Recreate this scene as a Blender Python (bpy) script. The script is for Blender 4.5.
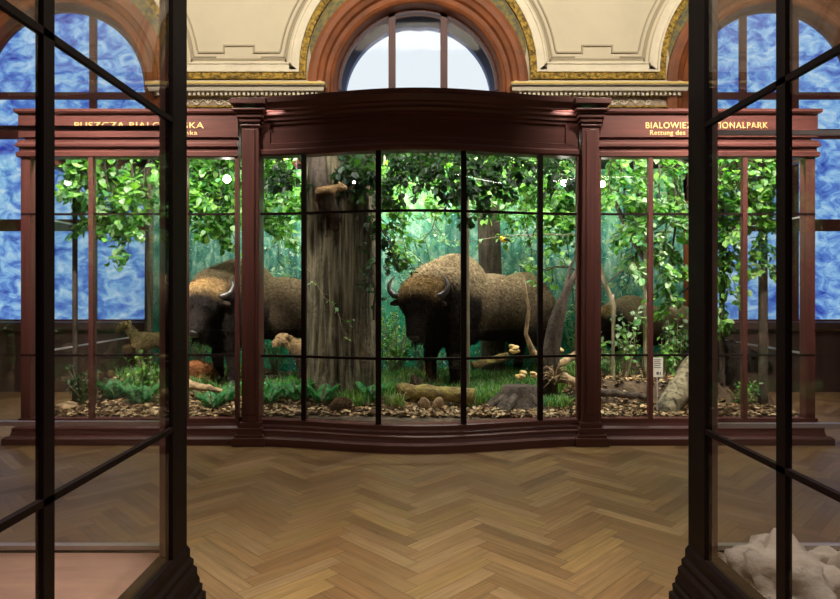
import bpy, bmesh, math, random
import numpy as np
from mathutils import Vector, Matrix, Euler, noise
for o in list(bpy.data.objects): bpy.data.objects.remove(o)
S = bpy.context.scene
C = S.collection
PI = math.pi

# ------------------------------------------------------------------ camera
EYE = 1.5
cd = bpy.data.cameras.new('camera'); cam = bpy.data.objects.new('camera', cd); C.objects.link(cam)
cam.location = (0, 0, EYE); cam.rotation_euler = (PI/2, 0, 0)
cd.sensor_width = 36; cd.lens = 610/840*36
cd.shift_x = 2/840; cd.shift_y = -9.5/840
cd.clip_start = .05; cd.clip_end = 200
S.camera = cam
def P(px, py, Y): return Vector(((px-418)/610*Y, Y, EYE-(py-290)/610*Y))

# ------------------------------------------------------------------ world and light
w = bpy.data.worlds.new('sky'); S.world = w; w.use_nodes = True
bg = w.node_tree.nodes['Background']; bg.inputs[0].default_value = (.84, .91, .94, 1); bg.inputs[1].default_value = 1.0
vs = S.view_settings; vs.view_transform = 'Standard'; vs.look = 'None'; vs.gamma = 1; vs.exposure = 0; vs.use_curve_mapping = False
S.cycles.transparent_max_bounces = 40
S.cycles.max_bounces = 8
S.cycles.sample_clamp_indirect = 4
def area(name, loc, rot, size, power, col, size_y=None, spread=None):
    l = bpy.data.lights.new(name, 'AREA'); l.energy = power; l.color = col; l.size = size
    if size_y: l.shape = 'RECTANGLE'; l.size_y = size_y
    if spread: l.spread = spread
    o = bpy.data.objects.new(name, l); C.objects.link(o); o.location = loc; o.rotation_euler = rot
    return o
WARM = (1.0, .88, .74)
area('ceiling_light', (0, 1.9, 7.3), (0, 0, 0), 1.6, 85, WARM, 1.6, spread=math.radians(52))  # unseen, added to light the floor while sparing the plinth
area('ceiling_light', (-5.3, 3.2, 7.3), (0, 0, 0), 2.0, 36, WARM, 2.0, spread=math.radians(110))
area('ceiling_light', (5.3, 3.2, 7.3), (0, 0, 0), 2.0, 36, WARM, 2.0, spread=math.radians(110))
area('ceiling_light', (0, 4.4, 7.35), (math.radians(66), 0, 0), 12.0, 215, WARM, .6, spread=math.radians(105))  # unseen, added to wash the upper wall from the front
for sx in (-1, 1):   # unseen spots added to brighten the lettered headers
    area('picture_light', (sx*3.0, 2.4, 7.0), (math.atan2(3.6, 3.9), 0, 0), 1.2, 70, WARM, .3, spread=math.radians(34))
# strip lights under the roof of the diorama (behind the header) and of the two glass cases
NEUT = (1.0, .95, .86)
area('case_strip_light', (0, 8.0, 3.27), (math.radians(24), 0, 0), 7.2, 270, NEUT, .2)
area('case_strip_light', (0, 7.1, 3.27), (math.radians(10), 0, 0), 3.2, 140, NEUT, .2)
area('case_strip_light', (0, 5.95, 3.27), (math.radians(38), 0, 0), 3.0, 50, NEUT, .12)
area('case_strip_light', (-2.85, 6.25, 3.22), (math.radians(25), 0, 0), 1.9, 85, NEUT, .2)
area('case_strip_light', (2.85, 6.25, 3.22), (math.radians(25), 0, 0), 1.9, 85, NEUT, .2)
area('case_strip_light', (-2.4, 2.45, 3.27), (math.radians(-14), 0, 0), 1.6, 10, (1.0, .82, .72), .12)
area('case_strip_light', (2.6, 2.45, 3.27), (math.radians(-6), 0, 0), 1.6, 17, (1.0, .93, .86), .12)

# ------------------------------------------------------------------ materials
MATS = {}
def nmat(name, color, rough=.5, metal=0, var=.0, vscale=(4, 4, 4), bump=0, bscale=30, col2=None, emit=0, spec=.5, attr=False, coat=0, detail=4):
    m = bpy.data.materials.new(name); m.use_nodes = True; nt = m.node_tree; N = nt.nodes; L = nt.links
    b = N['Principled BSDF']; b.inputs['Roughness'].default_value = rough; b.inputs['Metallic'].default_value = metal
    b.inputs['Specular IOR Level'].default_value = spec
    b.inputs['Coat Weight'].default_value = coat
    tc = N.new('ShaderNodeTexCoord')
    src = None
    if attr:
        a = N.new('ShaderNodeAttribute'); a.attribute_name = 'Col'; src = a.outputs['Color']
    if var > 0 or col2:
        mp = N.new('ShaderNodeMapping'); mp.inputs['Scale'].default_value = vscale; L.new(tc.outputs['Object'], mp.inputs[0])
        n = N.new('ShaderNodeTexNoise'); n.inputs['Scale'].default_value = 1; n.inputs['Detail'].default_value = detail; n.inputs['Roughness'].default_value = .6
        L.new(mp.outputs[0], n.inputs['Vector'])
        if col2:
            r = N.new('ShaderNodeValToRGB'); L.new(n.outputs['Fac'], r.inputs[0])
            r.color_ramp.elements[0].position = .38; r.color_ramp.elements[1].position = .62
            r.color_ramp.elements[0].color = (*color, 1); r.color_ramp.elements[1].color = (*col2, 1)
            src = r.outputs[0]
        else:
            mr = N.new('ShaderNodeMapRange'); mr.inputs['From Min'].default_value = .3; mr.inputs['From Max'].default_value = .7
            mr.inputs['To Min'].default_value = 1-var; mr.inputs['To Max'].default_value = 1+var
            L.new(n.outputs['Fac'], mr.inputs[0])
            mx = N.new('ShaderNodeVectorMath'); mx.operation = 'SCALE'
            if src: L.new(src, mx.inputs[0])
            else: mx.inputs[0].default_value = color
            L.new(mr.outputs[0], mx.inputs['Scale']); src = mx.outputs[0]
    if src: L.new(src, b.inputs['Base Color'])
    else: b.inputs['Base Color'].default_value = (*color, 1)
    if bump:
        n2 = N.new('ShaderNodeTexNoise'); n2.inputs['Scale'].default_value = bscale; n2.inputs['Detail'].default_value = 5
        L.new(tc.outputs['Object'], n2.inputs['Vector'])
        bp = N.new('ShaderNodeBump'); bp.inputs['Strength'].default_value = bump; bp.inputs['Distance'].default_value = .02
        L.new(n2.outputs['Fac'], bp.inputs['Height']); L.new(bp.outputs[0], b.inputs['Normal'])
    if emit:
        b.inputs['Emission Color'].default_value = (*color, 1); b.inputs['Emission Strength'].default_value = emit
    MATS[name] = m
    return m
def srgb(r, g, b): return tuple(((c/255)/12.92 if c/255 <= .04045 else ((c/255+.055)/1.055)**2.4) for c in (r, g, b))
M = {}
M['mahogany'] = nmat('mahogany', (.105, .036, .030), .38, var=.3, vscale=(1.2, 1.2, 26), bump=.05, bscale=60)
M['mahogany_v'] = nmat('mahogany_upright', (.105, .036, .030), .38, var=.3, vscale=(26, 26, 1.2))
M['dark_wood'] = nmat('dark_case_wood', (.008, .0035, .0035), .55, var=.3, vscale=(20, 20, 1.5), spec=.12)
M['bar'] = nmat('dark_glazing_bar', (.012, .006, .005), .5, spec=.2)
M['inner_wood'] = nmat('inner_case_wood', (.24, .14, .115), .5, var=.2, vscale=(20, 20, 1.5))  # lighter tone of the post's lit face, put into the colour
M['steel'] = nmat('pale_steel_edge', (.62, .56, .55), .3, metal=.3)  # pale colour paints highlights on bars and glass edges; also the card stake
M['window_wood'] = nmat('window_wood', srgb(134, 74, 32), .6, var=.35, vscale=(3, 8, 3))
M['window_sash'] = nmat('window_sash_wood', srgb(78, 36, 32), .5, var=.2)
M['cream'] = nmat('cream_plaster', srgb(222, 212, 184), .85, var=.05, vscale=(1.5, 1.5, 1.5))
M['cream2'] = nmat('pale_cornice_plaster', srgb(238, 230, 205), .7, var=.08, vscale=(5, 5, 5))
M['line'] = nmat('olive_grey_line', srgb(182, 172, 146), .85)  # grey shadow lines of the panels, put into the fillet colour
M['gold'] = nmat('gilded_moulding', srgb(88, 66, 16), .5, metal=.4, bump=1.0, bscale=34, col2=srgb(190, 158, 62), vscale=(22, 22, 22))
M['gold_bright'] = nmat('bright_gilding', srgb(238, 208, 112), .5, metal=.1)
M['gold_text'] = nmat('gilt_lettering', srgb(235, 195, 125), .5, metal=0)
M['frieze'] = nmat('relief_frieze', srgb(188, 168, 145), .8, var=.25, vscale=(16, 16, 16), bump=.4, bscale=40)
M['relief'] = nmat('relief_scroll', srgb(240, 230, 205), .7)
M['spandrel'] = nmat('painted_spandrel', srgb(95, 98, 84), .8, col2=srgb(150, 135, 70), vscale=(12, 12, 12), bump=.5)
M['dado'] = nmat('dark_dado', (.05, .028, .024), .5, var=.2)
M['wall'] = nmat('room_wall_paint', srgb(150, 135, 110), .85, var=.06)
M['exterior'] = nmat('outer_reveal_stone', srgb(95, 112, 150), .8, var=.12, vscale=(2, 2, 2))
M['bark'] = nmat('oak_bark', (.035, .030, .018), .9, col2=(.21, .185, .11), vscale=(22, 22, 1.3), bump=1.0, bscale=22, detail=8)
M['bark_dark'] = nmat('dark_bark', (.035, .026, .018), .9, col2=(.085, .065, .045), vscale=(20, 20, 4), bump=.8, bscale=30)
M['bark_pale'] = nmat('pale_bark', (.16, .15, .09), .85, col2=(.33, .28, .18), vscale=(18, 18, 4), bump=.5, bscale=40)
M['deadwood'] = nmat('dead_wood', (.18, .12, .06), .85, col2=(.42, .30, .16), vscale=(10, 10, 10), bump=.8, bscale=30)
M['moss'] = nmat('mossy_log_bark', (.12, .075, .03), .9, col2=(.30, .25, .06), vscale=(9, 9, 14), bump=1, bscale=40)
M['soil'] = nmat('forest_soil', (.045, .032, .02), .95, col2=(.12, .085, .05), vscale=(7, 7, 7), bump=1, bscale=25)
M['leaf'] = None
M['plaster_rock'] = nmat('plaster_rock', srgb(190, 180, 168), .9, var=.14, vscale=(5, 5, 5), bump=.8, bscale=18)
M['case_floor'] = nmat('pink_case_floor', srgb(205, 165, 148), .7, var=.2, vscale=(2, 8, 2))
M['horn'] = nmat('dark_horn', (.05, .045, .04), .3, var=.3, vscale=(6, 6, 6))
M['hoof'] = nmat('hoof', (.025, .02, .018), .5)
M['eye'] = nmat('glass_eye', (.008, .006, .005), .08)
M['muzzle'] = nmat('wet_muzzle', (.02, .018, .018), .3)
M['muzzle_pale'] = nmat('pale_muzzle', (.55, .50, .42), .7)
M['fur'] = nmat('animal_fur', (.1, .1, .1), .85, attr=True, var=.38, vscale=(22, 22, 30), bump=.7, bscale=60, spec=.2)
M['fungus'] = nmat('yellow_fungus', (.55, .36, .10), .7, col2=(.75, .60, .28), vscale=(14, 14, 14), bump=.5, bscale=30)
M['white_card'] = nmat('white_card', srgb(222, 222, 210), .6)
M['print'] = nmat('grey_print', srgb(90, 90, 88), .7)
M['yellow_plumage'] = nmat('yellow_plumage', srgb(235, 205, 40), .7)
M['dark_plumage'] = nmat('dark_plumage', srgb(45, 48, 40), .7)
M['black_metal'] = nmat('black_metal', (.02, .02, .02), .4, metal=.6)

def leaf_mat():
    m = bpy.data.materials.new('leaf'); m.use_nodes = True; nt = m.node_tree; N = nt.nodes; L = nt.links
    N.remove(N['Principled BSDF']); out = N['Material Output']
    a = N.new('ShaderNodeAttribute'); a.attribute_name = 'Col'
    d = N.new('ShaderNodeBsdfDiffuse'); t = N.new('ShaderNodeBsdfTranslucent'); g = N.new('ShaderNodeBsdfGlossy'); g.inputs['Roughness'].default_value = .45
    g.inputs['Color'].default_value = (.5, .5, .5, 1)
    L.new(a.outputs['Color'], d.inputs['Color'])
    br = N.new('ShaderNodeMixRGB'); br.blend_type = 'MULTIPLY'; br.inputs[0].default_value = 1; br.inputs[2].default_value = (1.2, 1.35, .45, 1)
    L.new(a.outputs['Color'], br.inputs[1]); L.new(br.outputs[0], t.inputs['Color'])
    m1 = N.new('ShaderNodeMixShader'); m1.inputs[0].default_value = .42; L.new(d.outputs[0], m1.inputs[1]); L.new(t.outputs[0], m1.inputs[2])
    m2 = N.new('ShaderNodeMixShader'); m2.inputs[0].default_value = .06; L.new(m1.outputs[0], m2.inputs[1]); L.new(g.outputs[0], m2.inputs[2])
    L.new(m2.outputs[0], out.inputs[0]); return m
M['leaf'] = leaf_mat()
def litter_mat():
    m = nmat('fallen_leaf', (.1, .1, .1), .8, attr=True, spec=.2); return m
M['litter'] = litter_mat()
def glass_mat(name, tint, k):
    m = bpy.data.materials.new(name); m.use_nodes = True; nt = m.node_tree; N = nt.nodes; L = nt.links
    N.remove(N['Principled BSDF']); out = N['Material Output']
    t = N.new('ShaderNodeBsdfTransparent'); t.inputs[0].default_value = (*tint, 1)
    g = N.new('ShaderNodeBsdfGlossy'); g.inputs['Roughness'].default_value = .02
    ge = N.new('ShaderNodeNewGeometry'); dt = N.new('ShaderNodeVectorMath'); dt.operation = 'DOT_PRODUCT'; L.new(ge.outputs['Normal'], dt.inputs[0]); L.new(ge.outputs['Incoming'], dt.inputs[1])
    def mth(op, a, b_=None):
        q = N.new('ShaderNodeMath'); q.operation = op
        for i_, v_ in enumerate((a, b_)):
            if v_ is None: continue
            if isinstance(v_, (int, float)): q.inputs[i_].default_value = v_
            else: L.new(v_, q.inputs[i_])
        return q.outputs[0]
    fr_ = mth('ADD', mth('MULTIPLY', mth('POWER', mth('SUBTRACT', 1.0, mth('ABSOLUTE', dt.outputs['Value'])), 5), .96), .04)
    mu = N.new('ShaderNodeMath'); mu.operation = 'MULTIPLY'; mu.inputs[1].default_value = k; L.new(fr_, mu.inputs[0])
    x = N.new('ShaderNodeMixShader'); L.new(mu.outputs[0], x.inputs[0]); L.new(t.outputs[0], x.inputs[1]); L.new(g.outputs[0], x.inputs[2])
    L.new(x.outputs[0], out.inputs[0]); return m
M['glass'] = glass_mat('old_case_glass', (.985, .98, .985), .9)
M['window_clear'] = glass_mat('clear_window_glass', (.985, .99, 1.0), .08)
M['clear'] = glass_mat('diorama_glass', (.99, .99, .99), .6)
def window_glass_mat():      # daylit rippled old window glass
    m = bpy.data.materials.new('daylit_rippled_window'); m.use_nodes = True; nt = m.node_tree; N = nt.nodes; L = nt.links
    N.remove(N['Principled BSDF']); out = N['Material Output']
    tc = N.new('ShaderNodeTexCoord'); mp = N.new('ShaderNodeMapping'); mp.inputs['Scale'].default_value = (2.2, 1, 3.4); L.new(tc.outputs['Object'], mp.inputs[0])
    n = N.new('ShaderNodeTexNoise'); n.inputs['Scale'].default_value = 1.7; n.inputs['Detail'].default_value = 9; n.inputs['Distortion'].default_value = .7; n.inputs['Roughness'].default_value = .62
    L.new(mp.outputs[0], n.inputs['Vector'])
    r = N.new('ShaderNodeValToRGB'); L.new(n.outputs['Fac'], r.inputs[0]); e = r.color_ramp.elements
    e[0].position = .30; e[0].color = (*srgb(44, 62, 170), 1); e[1].position = .66; e[1].color = (*srgb(200, 232, 250), 1)
    k = e.new(.45); k.color = (*srgb(100, 146, 222), 1); k = e.new(.53); k.color = (*srgb(140, 194, 240), 1)
    em = N.new('ShaderNodeEmission'); em.inputs[1].default_value = 1.0; L.new(r.outputs[0], em.inputs[0]); L.new(em.outputs[0], out.inputs[0]); return m
M['blue_window'] = window_glass_mat()
def backdrop_mat():
    m = bpy.data.materials.new('painted_forest'); m.use_nodes = True; nt = m.node_tree; N = nt.nodes; L = nt.links
    b = N['Principled BSDF']; b.inputs['Roughness'].default_value = .9; b.inputs['Specular IOR Level'].default_value = .1
    tc = N.new('ShaderNodeTexCoord')
    def noi(scale, sx, sz, det=6, dist=0):
        mp = N.new('ShaderNodeMapping'); mp.inputs['Scale'].default_value = (sx, 1, sz); L.new(tc.outputs['Object'], mp.inputs[0])
        n = N.new('ShaderNodeTexNoise'); n.inputs['Scale'].default_value = scale; n.inputs['Detail'].default_value = det; n.inputs['Distortion'].default_value = dist; n.inputs['Roughness'].default_value = .65
        L.new(mp.outputs[0], n.inputs['Vector']); return n.outputs['Fac']
    def ramp(f, stops):
        r = N.new('ShaderNodeValToRGB'); L.new(f, r.inputs[0]); e = r.color_ramp.elements
        e[0].position, c = stops[0]; e[0].color = (*c, 1); e[1].position, c = stops[-1]; e[1].color = (*c, 1)
        for p, c in stops[1:-1]: k = e.new(p); k.color = (*c, 1)
        return r.outputs[0]
    def mix(f, a, c):
        x = N.new('ShaderNodeMixRGB'); L.new(f, x.inputs[0]); L.new(a, x.inputs[1]); L.new(c, x.inputs[2]); return x.outputs[0]
    K = lambda r, g, b_: srgb(r, g, b_)
    leaves = ramp(noi(5.5, 1, 1.1, 8, .6), [(.34, K(24, 84, 58)), (.46, K(70, 142, 92)), (.56, K(128, 186, 118)), (.68, K(186, 220, 168))])
    mist = ramp(noi(4.0, 2.4, 1.2, 9, .5), [(.34, K(48, 112, 100)), (.47, K(92, 158, 142)), (.56, K(138, 190, 168)), (.68, K(205, 230, 212))])
    low = ramp(noi(6, 1.2, 1, 8, .5), [(.32, K(10, 70, 48)), (.45, K(26, 118, 84)), (.56, K(40, 150, 118)), (.70, K(120, 180, 70))])
    sx = N.new('ShaderNodeSeparateXYZ'); L.new(tc.outputs['Object'], sx.inputs[0])
    def step(lo, hi):
        q = N.new('ShaderNodeMapRange'); q.inputs['From Min'].default_value = lo; q.inputs['From Max'].default_value = hi
        ad = N.new('ShaderNodeMath'); ad.operation = 'MULTIPLY_ADD'; ad.inputs[1].default_value = .9; L.new(noi(2.2, 1, 1, 5), ad.inputs[0]); L.new(sx.outputs['Z'], ad.inputs[2])
        L.new(ad.outputs[0], q.inputs[0]); return q.outputs[0]
    c = mix(step(1.5, 2.0), low, mist)
    c = mix(step(2.75, 3.15), c, leaves)
    # painted trunks: narrow upright bands
    tr = ramp(noi(1.0, 3.6, .05, 3), [(.545, (0, 0, 0)), (.57, (1, 1, 1))])
    bw = N.new('ShaderNodeRGBToBW'); L.new(tr, bw.inputs[0])
    tcx = ramp(noi(6, 6, .8, 5), [(.35, K(30, 84, 84)), (.65, K(74, 132, 122))])
    mm = N.new('ShaderNodeMath'); mm.operation = 'MULTIPLY'; mm.inputs[1].default_value = .75; L.new(bw.outputs[0], mm.inputs[0])
    c = mix(mm.outputs[0], c, tcx)
    fine = ramp(noi(2.4, 14, .5, 4), [(.58, (0, 0, 0)), (.64, (.5, .5, .5))])
    bw2 = N.new('ShaderNodeRGBToBW'); L.new(fine, bw2.inputs[0])
    c = mix(bw2.outputs[0], c, tcx)
    vo = N.new('ShaderNodeTexVoronoi'); vo.inputs['Scale'].default_value = 9; vo.inputs['Randomness'].default_value = 1
    wv = N.new('ShaderNodeTexNoise'); wv.inputs['Scale'].default_value = 8; wv.inputs['Detail'].default_value = 3; L.new(tc.outputs['Object'], wv.inputs['Vector'])
    av = N.new('ShaderNodeVectorMath'); av.operation = 'ADD'; L.new(tc.outputs['Object'], av.inputs[0]); L.new(wv.outputs['Color'], av.inputs[1]); L.new(av.outputs[0], vo.inputs['Vector'])
    lf = ramp(vo.outputs['Distance'], [(.22, (1, 1, 1)), (.30, (0, 0, 0))]); bl = N.new('ShaderNodeRGBToBW'); L.new(lf, bl.inputs[0])
    pm = ramp(noi(1.6, 1, 1, 4), [(.42, (0, 0, 0)), (.50, (.9, .9, .9))]); bp = N.new('ShaderNodeRGBToBW'); L.new(pm, bp.inputs[0])
    ml = N.new('ShaderNodeMath'); ml.operation = 'MULTIPLY'; L.new(bl.outputs[0], ml.inputs[0]); L.new(bp.outputs[0], ml.inputs[1])
    lc_ = ramp(vo.outputs['Color'], [(.2, K(90, 170, 110)), (.5, K(175, 222, 165)), (.8, K(225, 245, 225))])
    c = mix(ml.outputs[0], c, lc_)
    L.new(c, b.inputs['Base Color']); return m
M['backdrop'] = backdrop_mat()
def floor_mat():
    m = nmat('parquet', (.1, .1, .1), .38, attr=True, spec=.4)
    nt = m.node_tree; N = nt.nodes; L = nt.links; b = N['Principled BSDF']
    uv = N.new('ShaderNodeUVMap'); mp = N.new('ShaderNodeMapping'); mp.inputs['Scale'].default_value = (3, 45, 1); L.new(uv.outputs[0], mp.inputs[0])
    n = N.new('ShaderNodeTexNoise'); n.inputs['Scale'].default_value = 1; n.inputs['Detail'].default_value = 6; L.new(mp.outputs[0], n.inputs['Vector'])
    mr = N.new('ShaderNodeMapRange'); mr.inputs['From Min'].default_value = .3; mr.inputs['From Max'].default_value = .7; mr.inputs['To Min'].default_value = .78; mr.inputs['To Max'].default_value = 1.2
    L.new(n.outputs['Fac'], mr.inputs[0])
    a = [x for x in N if x.type == 'ATTRIBUTE'][0]
    s = N.new('ShaderNodeVectorMath'); s.operation = 'SCALE'; L.new(a.outputs['Color'], s.inputs[0]); L.new(mr.outputs[0], s.inputs['Scale'])
    L.new(s.outputs[0], b.inputs['Base Color'])
    n2 = N.new('ShaderNodeTexNoise'); n2.inputs['Scale'].default_value = 2.5; tc = N.new('ShaderNodeTexCoord'); L.new(tc.outputs['Object'], n2.inputs['Vector'])
    mr2 = N.new('ShaderNodeMapRange'); mr2.inputs['To Min'].default_value = .30; mr2.inputs['To Max'].default_value = .52; L.new(n2.outputs['Fac'], mr2.inputs[0]); L.new(mr2.outputs[0], b.inputs['Roughness'])
    return m
M['parquet'] = floor_mat()

# ------------------------------------------------------------------ helpers
class MB:
    def __init__(s): s.v = []; s.f = []; s.c = None
    def add(s, vs_, fs):
        n = len(s.v); s.v += [tuple(v) for v in vs_]; s.f += [tuple(i+n for i in f) for f in fs]; return s
    def box(s, x0, x1, y0, y1, z0, z1):
        return s.add([(x0,y0,z0),(x1,y0,z0),(x1,y1,z0),(x0,y1,z0),(x0,y0,z1),(x1,y0,z1),(x1,y1,z1),(x0,y1,z1)],
                     [(0,3,2,1),(4,5,6,7),(0,1,5,4),(1,2,6,5),(2,3,7,6),(3,0,4,7)])
    def tube(s, pts, rads, n=8, cap=True, jit=0, seed=0):
        rnd = random.Random(seed); pts = [Vector(p) for p in pts]; base = len(s.v); k = len(pts)
        if not hasattr(rads, '__len__'): rads = [rads]*k
        up = Vector((0.13, .2, 1)); prev = None
        for i, p in enumerate(pts):
            d = (pts[min(i+1, k-1)]-pts[max(i-1, 0)]).normalized()
            if prev is None:
                a = d.cross(up if abs(d.z) < .9 else Vector((1, 0, 0))).normalized()
            else: a = (prev - d*prev.dot(d)).normalized()
            prev = a; b = d.cross(a)
            for j in range(n):
                t = 2*PI*j/n; r = rads[i]*(1+jit*(rnd.random()-.5))
                s.v.append(tuple(p + a*math.cos(t)*r + b*math.sin(t)*r))
        for i in range(k-1):
            for j in range(n):
                s.f.append((base+i*n+j, base+i*n+(j+1)%n, base+(i+1)*n+(j+1)%n, base+(i+1)*n+j))
        if cap:
            s.f.append(tuple(base+j for j in reversed(range(n)))); s.f.append(tuple(base+(k-1)*n+j for j in range(n)))
        return s
    def ell(s, c, r, mat=None, n=12, m=8):
        base = len(s.v); c = Vector(c); mt = mat or Matrix.Identity(3)
        s.v.append(tuple(c+mt@Vector((0, 0, r[2]))))
        for i in range(1, m):
            a = PI*i/m
            for j in range(n):
                t = 2*PI*j/n
                s.v.append(tuple(c+mt@Vector((r[0]*math.sin(a)*math.cos(t), r[1]*math.sin(a)*math.sin(t), r[2]*math.cos(a)))))
        s.v.append(tuple(c+mt@Vector((0, 0, -r[2])))); last = len(s.v)-1
        for j in range(n):
            s.f.append((base, base+1+j, base+1+(j+1)%n)); s.f.append((last, base+1+(m-2)*n+(j+1)%n, base+1+(m-2)*n+j))
            for i in range(m-2): s.f.append((base+1+i*n+j, base+1+(i+1)*n+j, base+1+(i+1)*n+(j+1)%n, base+1+i*n+(j+1)%n))
        return s
    def sweep(s, path, prof, caps=True):
        """path: list of (point, outward) Vectors; prof: list of (d, h): d along outward, h along third axis vector given per path tuple"""
        base = len(s.v); n = len(prof)
        for p, o, u in path:
            for d, h in prof: s.v.append(tuple(p+o*d+u*h))
        for i in range(len(path)-1):
            for j in range(n-1):
                s.f.append((base+i*n+j, base+(i+1)*n+j, base+(i+1)*n+j+1, base+i*n+j+1))
        if caps:
            s.f.append(tuple(base+j for j in range(n))); s.f.append(tuple(base+(len(path)-1)*n+j for j in reversed(range(n))))
        return s
    def build(s, name, mat, parent=None, smooth=False, cols=None, local=False, bevel=0):
        me = bpy.data.meshes.new(name)
        vsx = s.v
        if parent is not None and not local:
            q = wloc(parent); vsx = [(v[0]-q[0], v[1]-q[1], v[2]-q[2]) for v in s.v]
        me.from_pydata(vsx, [], s.f); me.update()
        bm = bmesh.new(); bm.from_mesh(me); bmesh.ops.recalc_face_normals(bm, faces=bm.faces); bm.to_mesh(me); bm.free()
        if smooth: me.polygons.foreach_set('use_smooth', [True]*len(me.polygons))
        me.materials.append(mat)
        if cols is not None: setcol(me, cols)
        o = bpy.data.objects.new(name, me); C.objects.link(o)
        if parent is not None: o.parent = parent
        if bevel:
            b = o.modifiers.new('bevel', 'BEVEL'); b.width = bevel; b.segments = 2; b.limit_method = 'ANGLE'
        return o
def wloc(o):
    v = Vector((0, 0, 0))
    while o is not None: v += o.location; o = o.parent
    return v
def setcol(me, cols):
    a = me.color_attributes.new('Col', 'FLOAT_COLOR', 'POINT')
    arr = np.ones((len(me.vertices), 4), dtype=np.float32); arr[:, :3] = np.asarray(cols, dtype=np.float32)[:len(me.vertices)]
    a.data.foreach_set('color', arr.ravel())
def tag(o, label=None, cat=None, group=None, kind=None):
    if label: o['label'] = label
    if cat: o['category'] = cat
    if group: o['group'] = group
    if kind: o['kind'] = kind
    return o
def root(name, loc, label, cat, group=None, rz=0, sc=1):
    o = bpy.data.objects.new(name, None); C.objects.link(o); o.location = loc; o.rotation_euler = (0, 0, rz); o.scale = (sc,)*3
    o.empty_display_size = .1
    return tag(o, label, cat, group)
def copy_thing(o, loc, rz, sc, label, group=None):
    r = o.copy(); C.objects.link(r); r.location = loc; r.rotation_euler = (0, 0, rz); r.scale = (sc,)*3; r['label'] = label
    if group: r['group'] = group
    for ch in list(o.children):
        c = ch.copy(); C.objects.link(c); c.parent = r
        for g in list(ch.children):
            d = g.copy(); C.objects.link(d); d.parent = c
    return r
X, Yv, Z = Vector((1, 0, 0)), Vector((0, 1, 0)), Vector((0, 0, 1))

# ------------------------------------------------------------------ room shell
def struct(o): return tag(o, kind='structure')
# herringbone parquet
def parquet():
    Wd = .098; n = 6; Ln = Wd*n; v = []; f = []; cols = []; uvs = []
    r = random.Random(3); s2 = math.sqrt(.5)
    tones = [(.215,.130,.056), (.185,.106,.044), (.245,.156,.074), (.205,.124,.056), (.160,.090,.038), (.225,.143,.055)]
    X0, X1, Y0, Y1 = -7.5, 7.5, -3.5, 9.4
    g = .0012
    ca = int(16/ (Ln*2*s2))+2
    def put(u0, v0, u1, v1, along):
        cu, cv = (u0+u1)/2, (v0+v1)/2
        cx, cy = (cu-cv)*s2, (cu+cv)*s2 + 2.95
        if not (X0-.5 < cx < X1+.5 and Y0-.5 < cy < Y1+.5): return
        k = len(v); t = r.choice(tones); b = .86+.28*r.random(); col = tuple(c*b for c in t)
        ru, rv = r.random()*50, r.random()*50
        for (a, c) in ((u0+g, v0+g), (u1-g, v0+g), (u1-g, v1-g), (u0+g, v1-g)):
            v.append(((a-c)*s2, (a+c)*s2+2.95, 0.0)); cols.append(col)
            uvs.append((a+ru, c+rv) if along else (c+ru, a+rv))
        f.append((k, k+1, k+2, k+3))
    for a in range(-14, 15):
        for b in range(-90, 90):
            ou = b*Wd + a*Ln; ov = b*Wd - a*Ln
            put(ou, ov, ou+Ln, ov+Wd, True)
            put(ou+Ln, ov-(n-1)*Wd, ou+Ln+Wd, ov+Wd, False)
    k = len(v); v.extend([(X0-1, Y0-1, -.003), (X1+1, Y0-1, -.003), (X1+1, Y1+1, -.003), (X0-1, Y1+1, -.003)]); f.append((k, k+1, k+2, k+3)); cols.extend([(.04, .022, .012)]*4); uvs.extend([(0, 0)]*4)
    k = len(v); v.extend([(X0-1, Y0-1, -.1), (X1+1, Y0-1, -.1), (X1+1, Y1+1, -.1), (X0-1, Y1+1, -.1)]); f.append((k+3, k+2, k+1, k)); cols.extend([(.04, .022, .012)]*4); uvs.extend([(0, 0)]*4)
    me = bpy.data.meshes.new('floor'); me.from_pydata(v, [], f); me.materials.append(M['parquet']); setcol(me, cols)
    ul = me.uv_layers.new(name='UVMap')
    for l in me.loops: ul.data[l.index].uv = uvs[l.vertex_index]
    o = bpy.data.objects.new('floor', me); C.objects.link(o); struct(o)
parquet()
WY = 9.0                     # face of the window wall
q9 = WY/610
def wx(px): return (px-418)*q9
def wz(py): return EYE+(290-py)*q9
SP = 358*q9                  # arch spacing
ARCH = [(-1, -SP), (0, 0.0), (1, SP)]
zc = wz(86); RO = 99*q9; CEIL = 7.6; SILL = wz(322)
def arc(cx, cz, r, a0, a1, n): return [(cx+r*math.cos(a0+(a1-a0)*i/n), cz+r*math.sin(a0+(a1-a0)*i/n)) for i in range(n+1)]
m = MB()
def wallquad(pts, y0=WY, y1=WY+.7):
    n = len(pts); m.add([(p[0], y0, p[1]) for p in pts]+[(p[0], y1, p[1]) for p in pts],
        [tuple(range(n)), tuple(range(2*n-1, n-1, -1))]+[(i, (i+1)%n, n+(i+1)%n, n+i) for i in range(n)])
edges = [-8.4]
for k, cx in ARCH: edges += [cx-RO, cx+RO]
edges += [8.4]
for i in range(0, len(edges), 2):
    wallquad([(edges[i], 0), (edges[i+1], 0), (edges[i+1], CEIL), (edges[i], CEIL)])
for k, cx in ARCH:
    wallquad([(cx-RO, 0), (cx+RO, 0), (cx+RO, SILL-.1), (cx-RO, SILL-.1)])
    a = arc(cx, zc, RO, PI, 0, 24)
    for i in range(24): wallquad([a[i], a[i+1], (a[i+1][0], CEIL), (a[i][0], CEIL)])
struct(m.build('wall_back', M['cream']))
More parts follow.
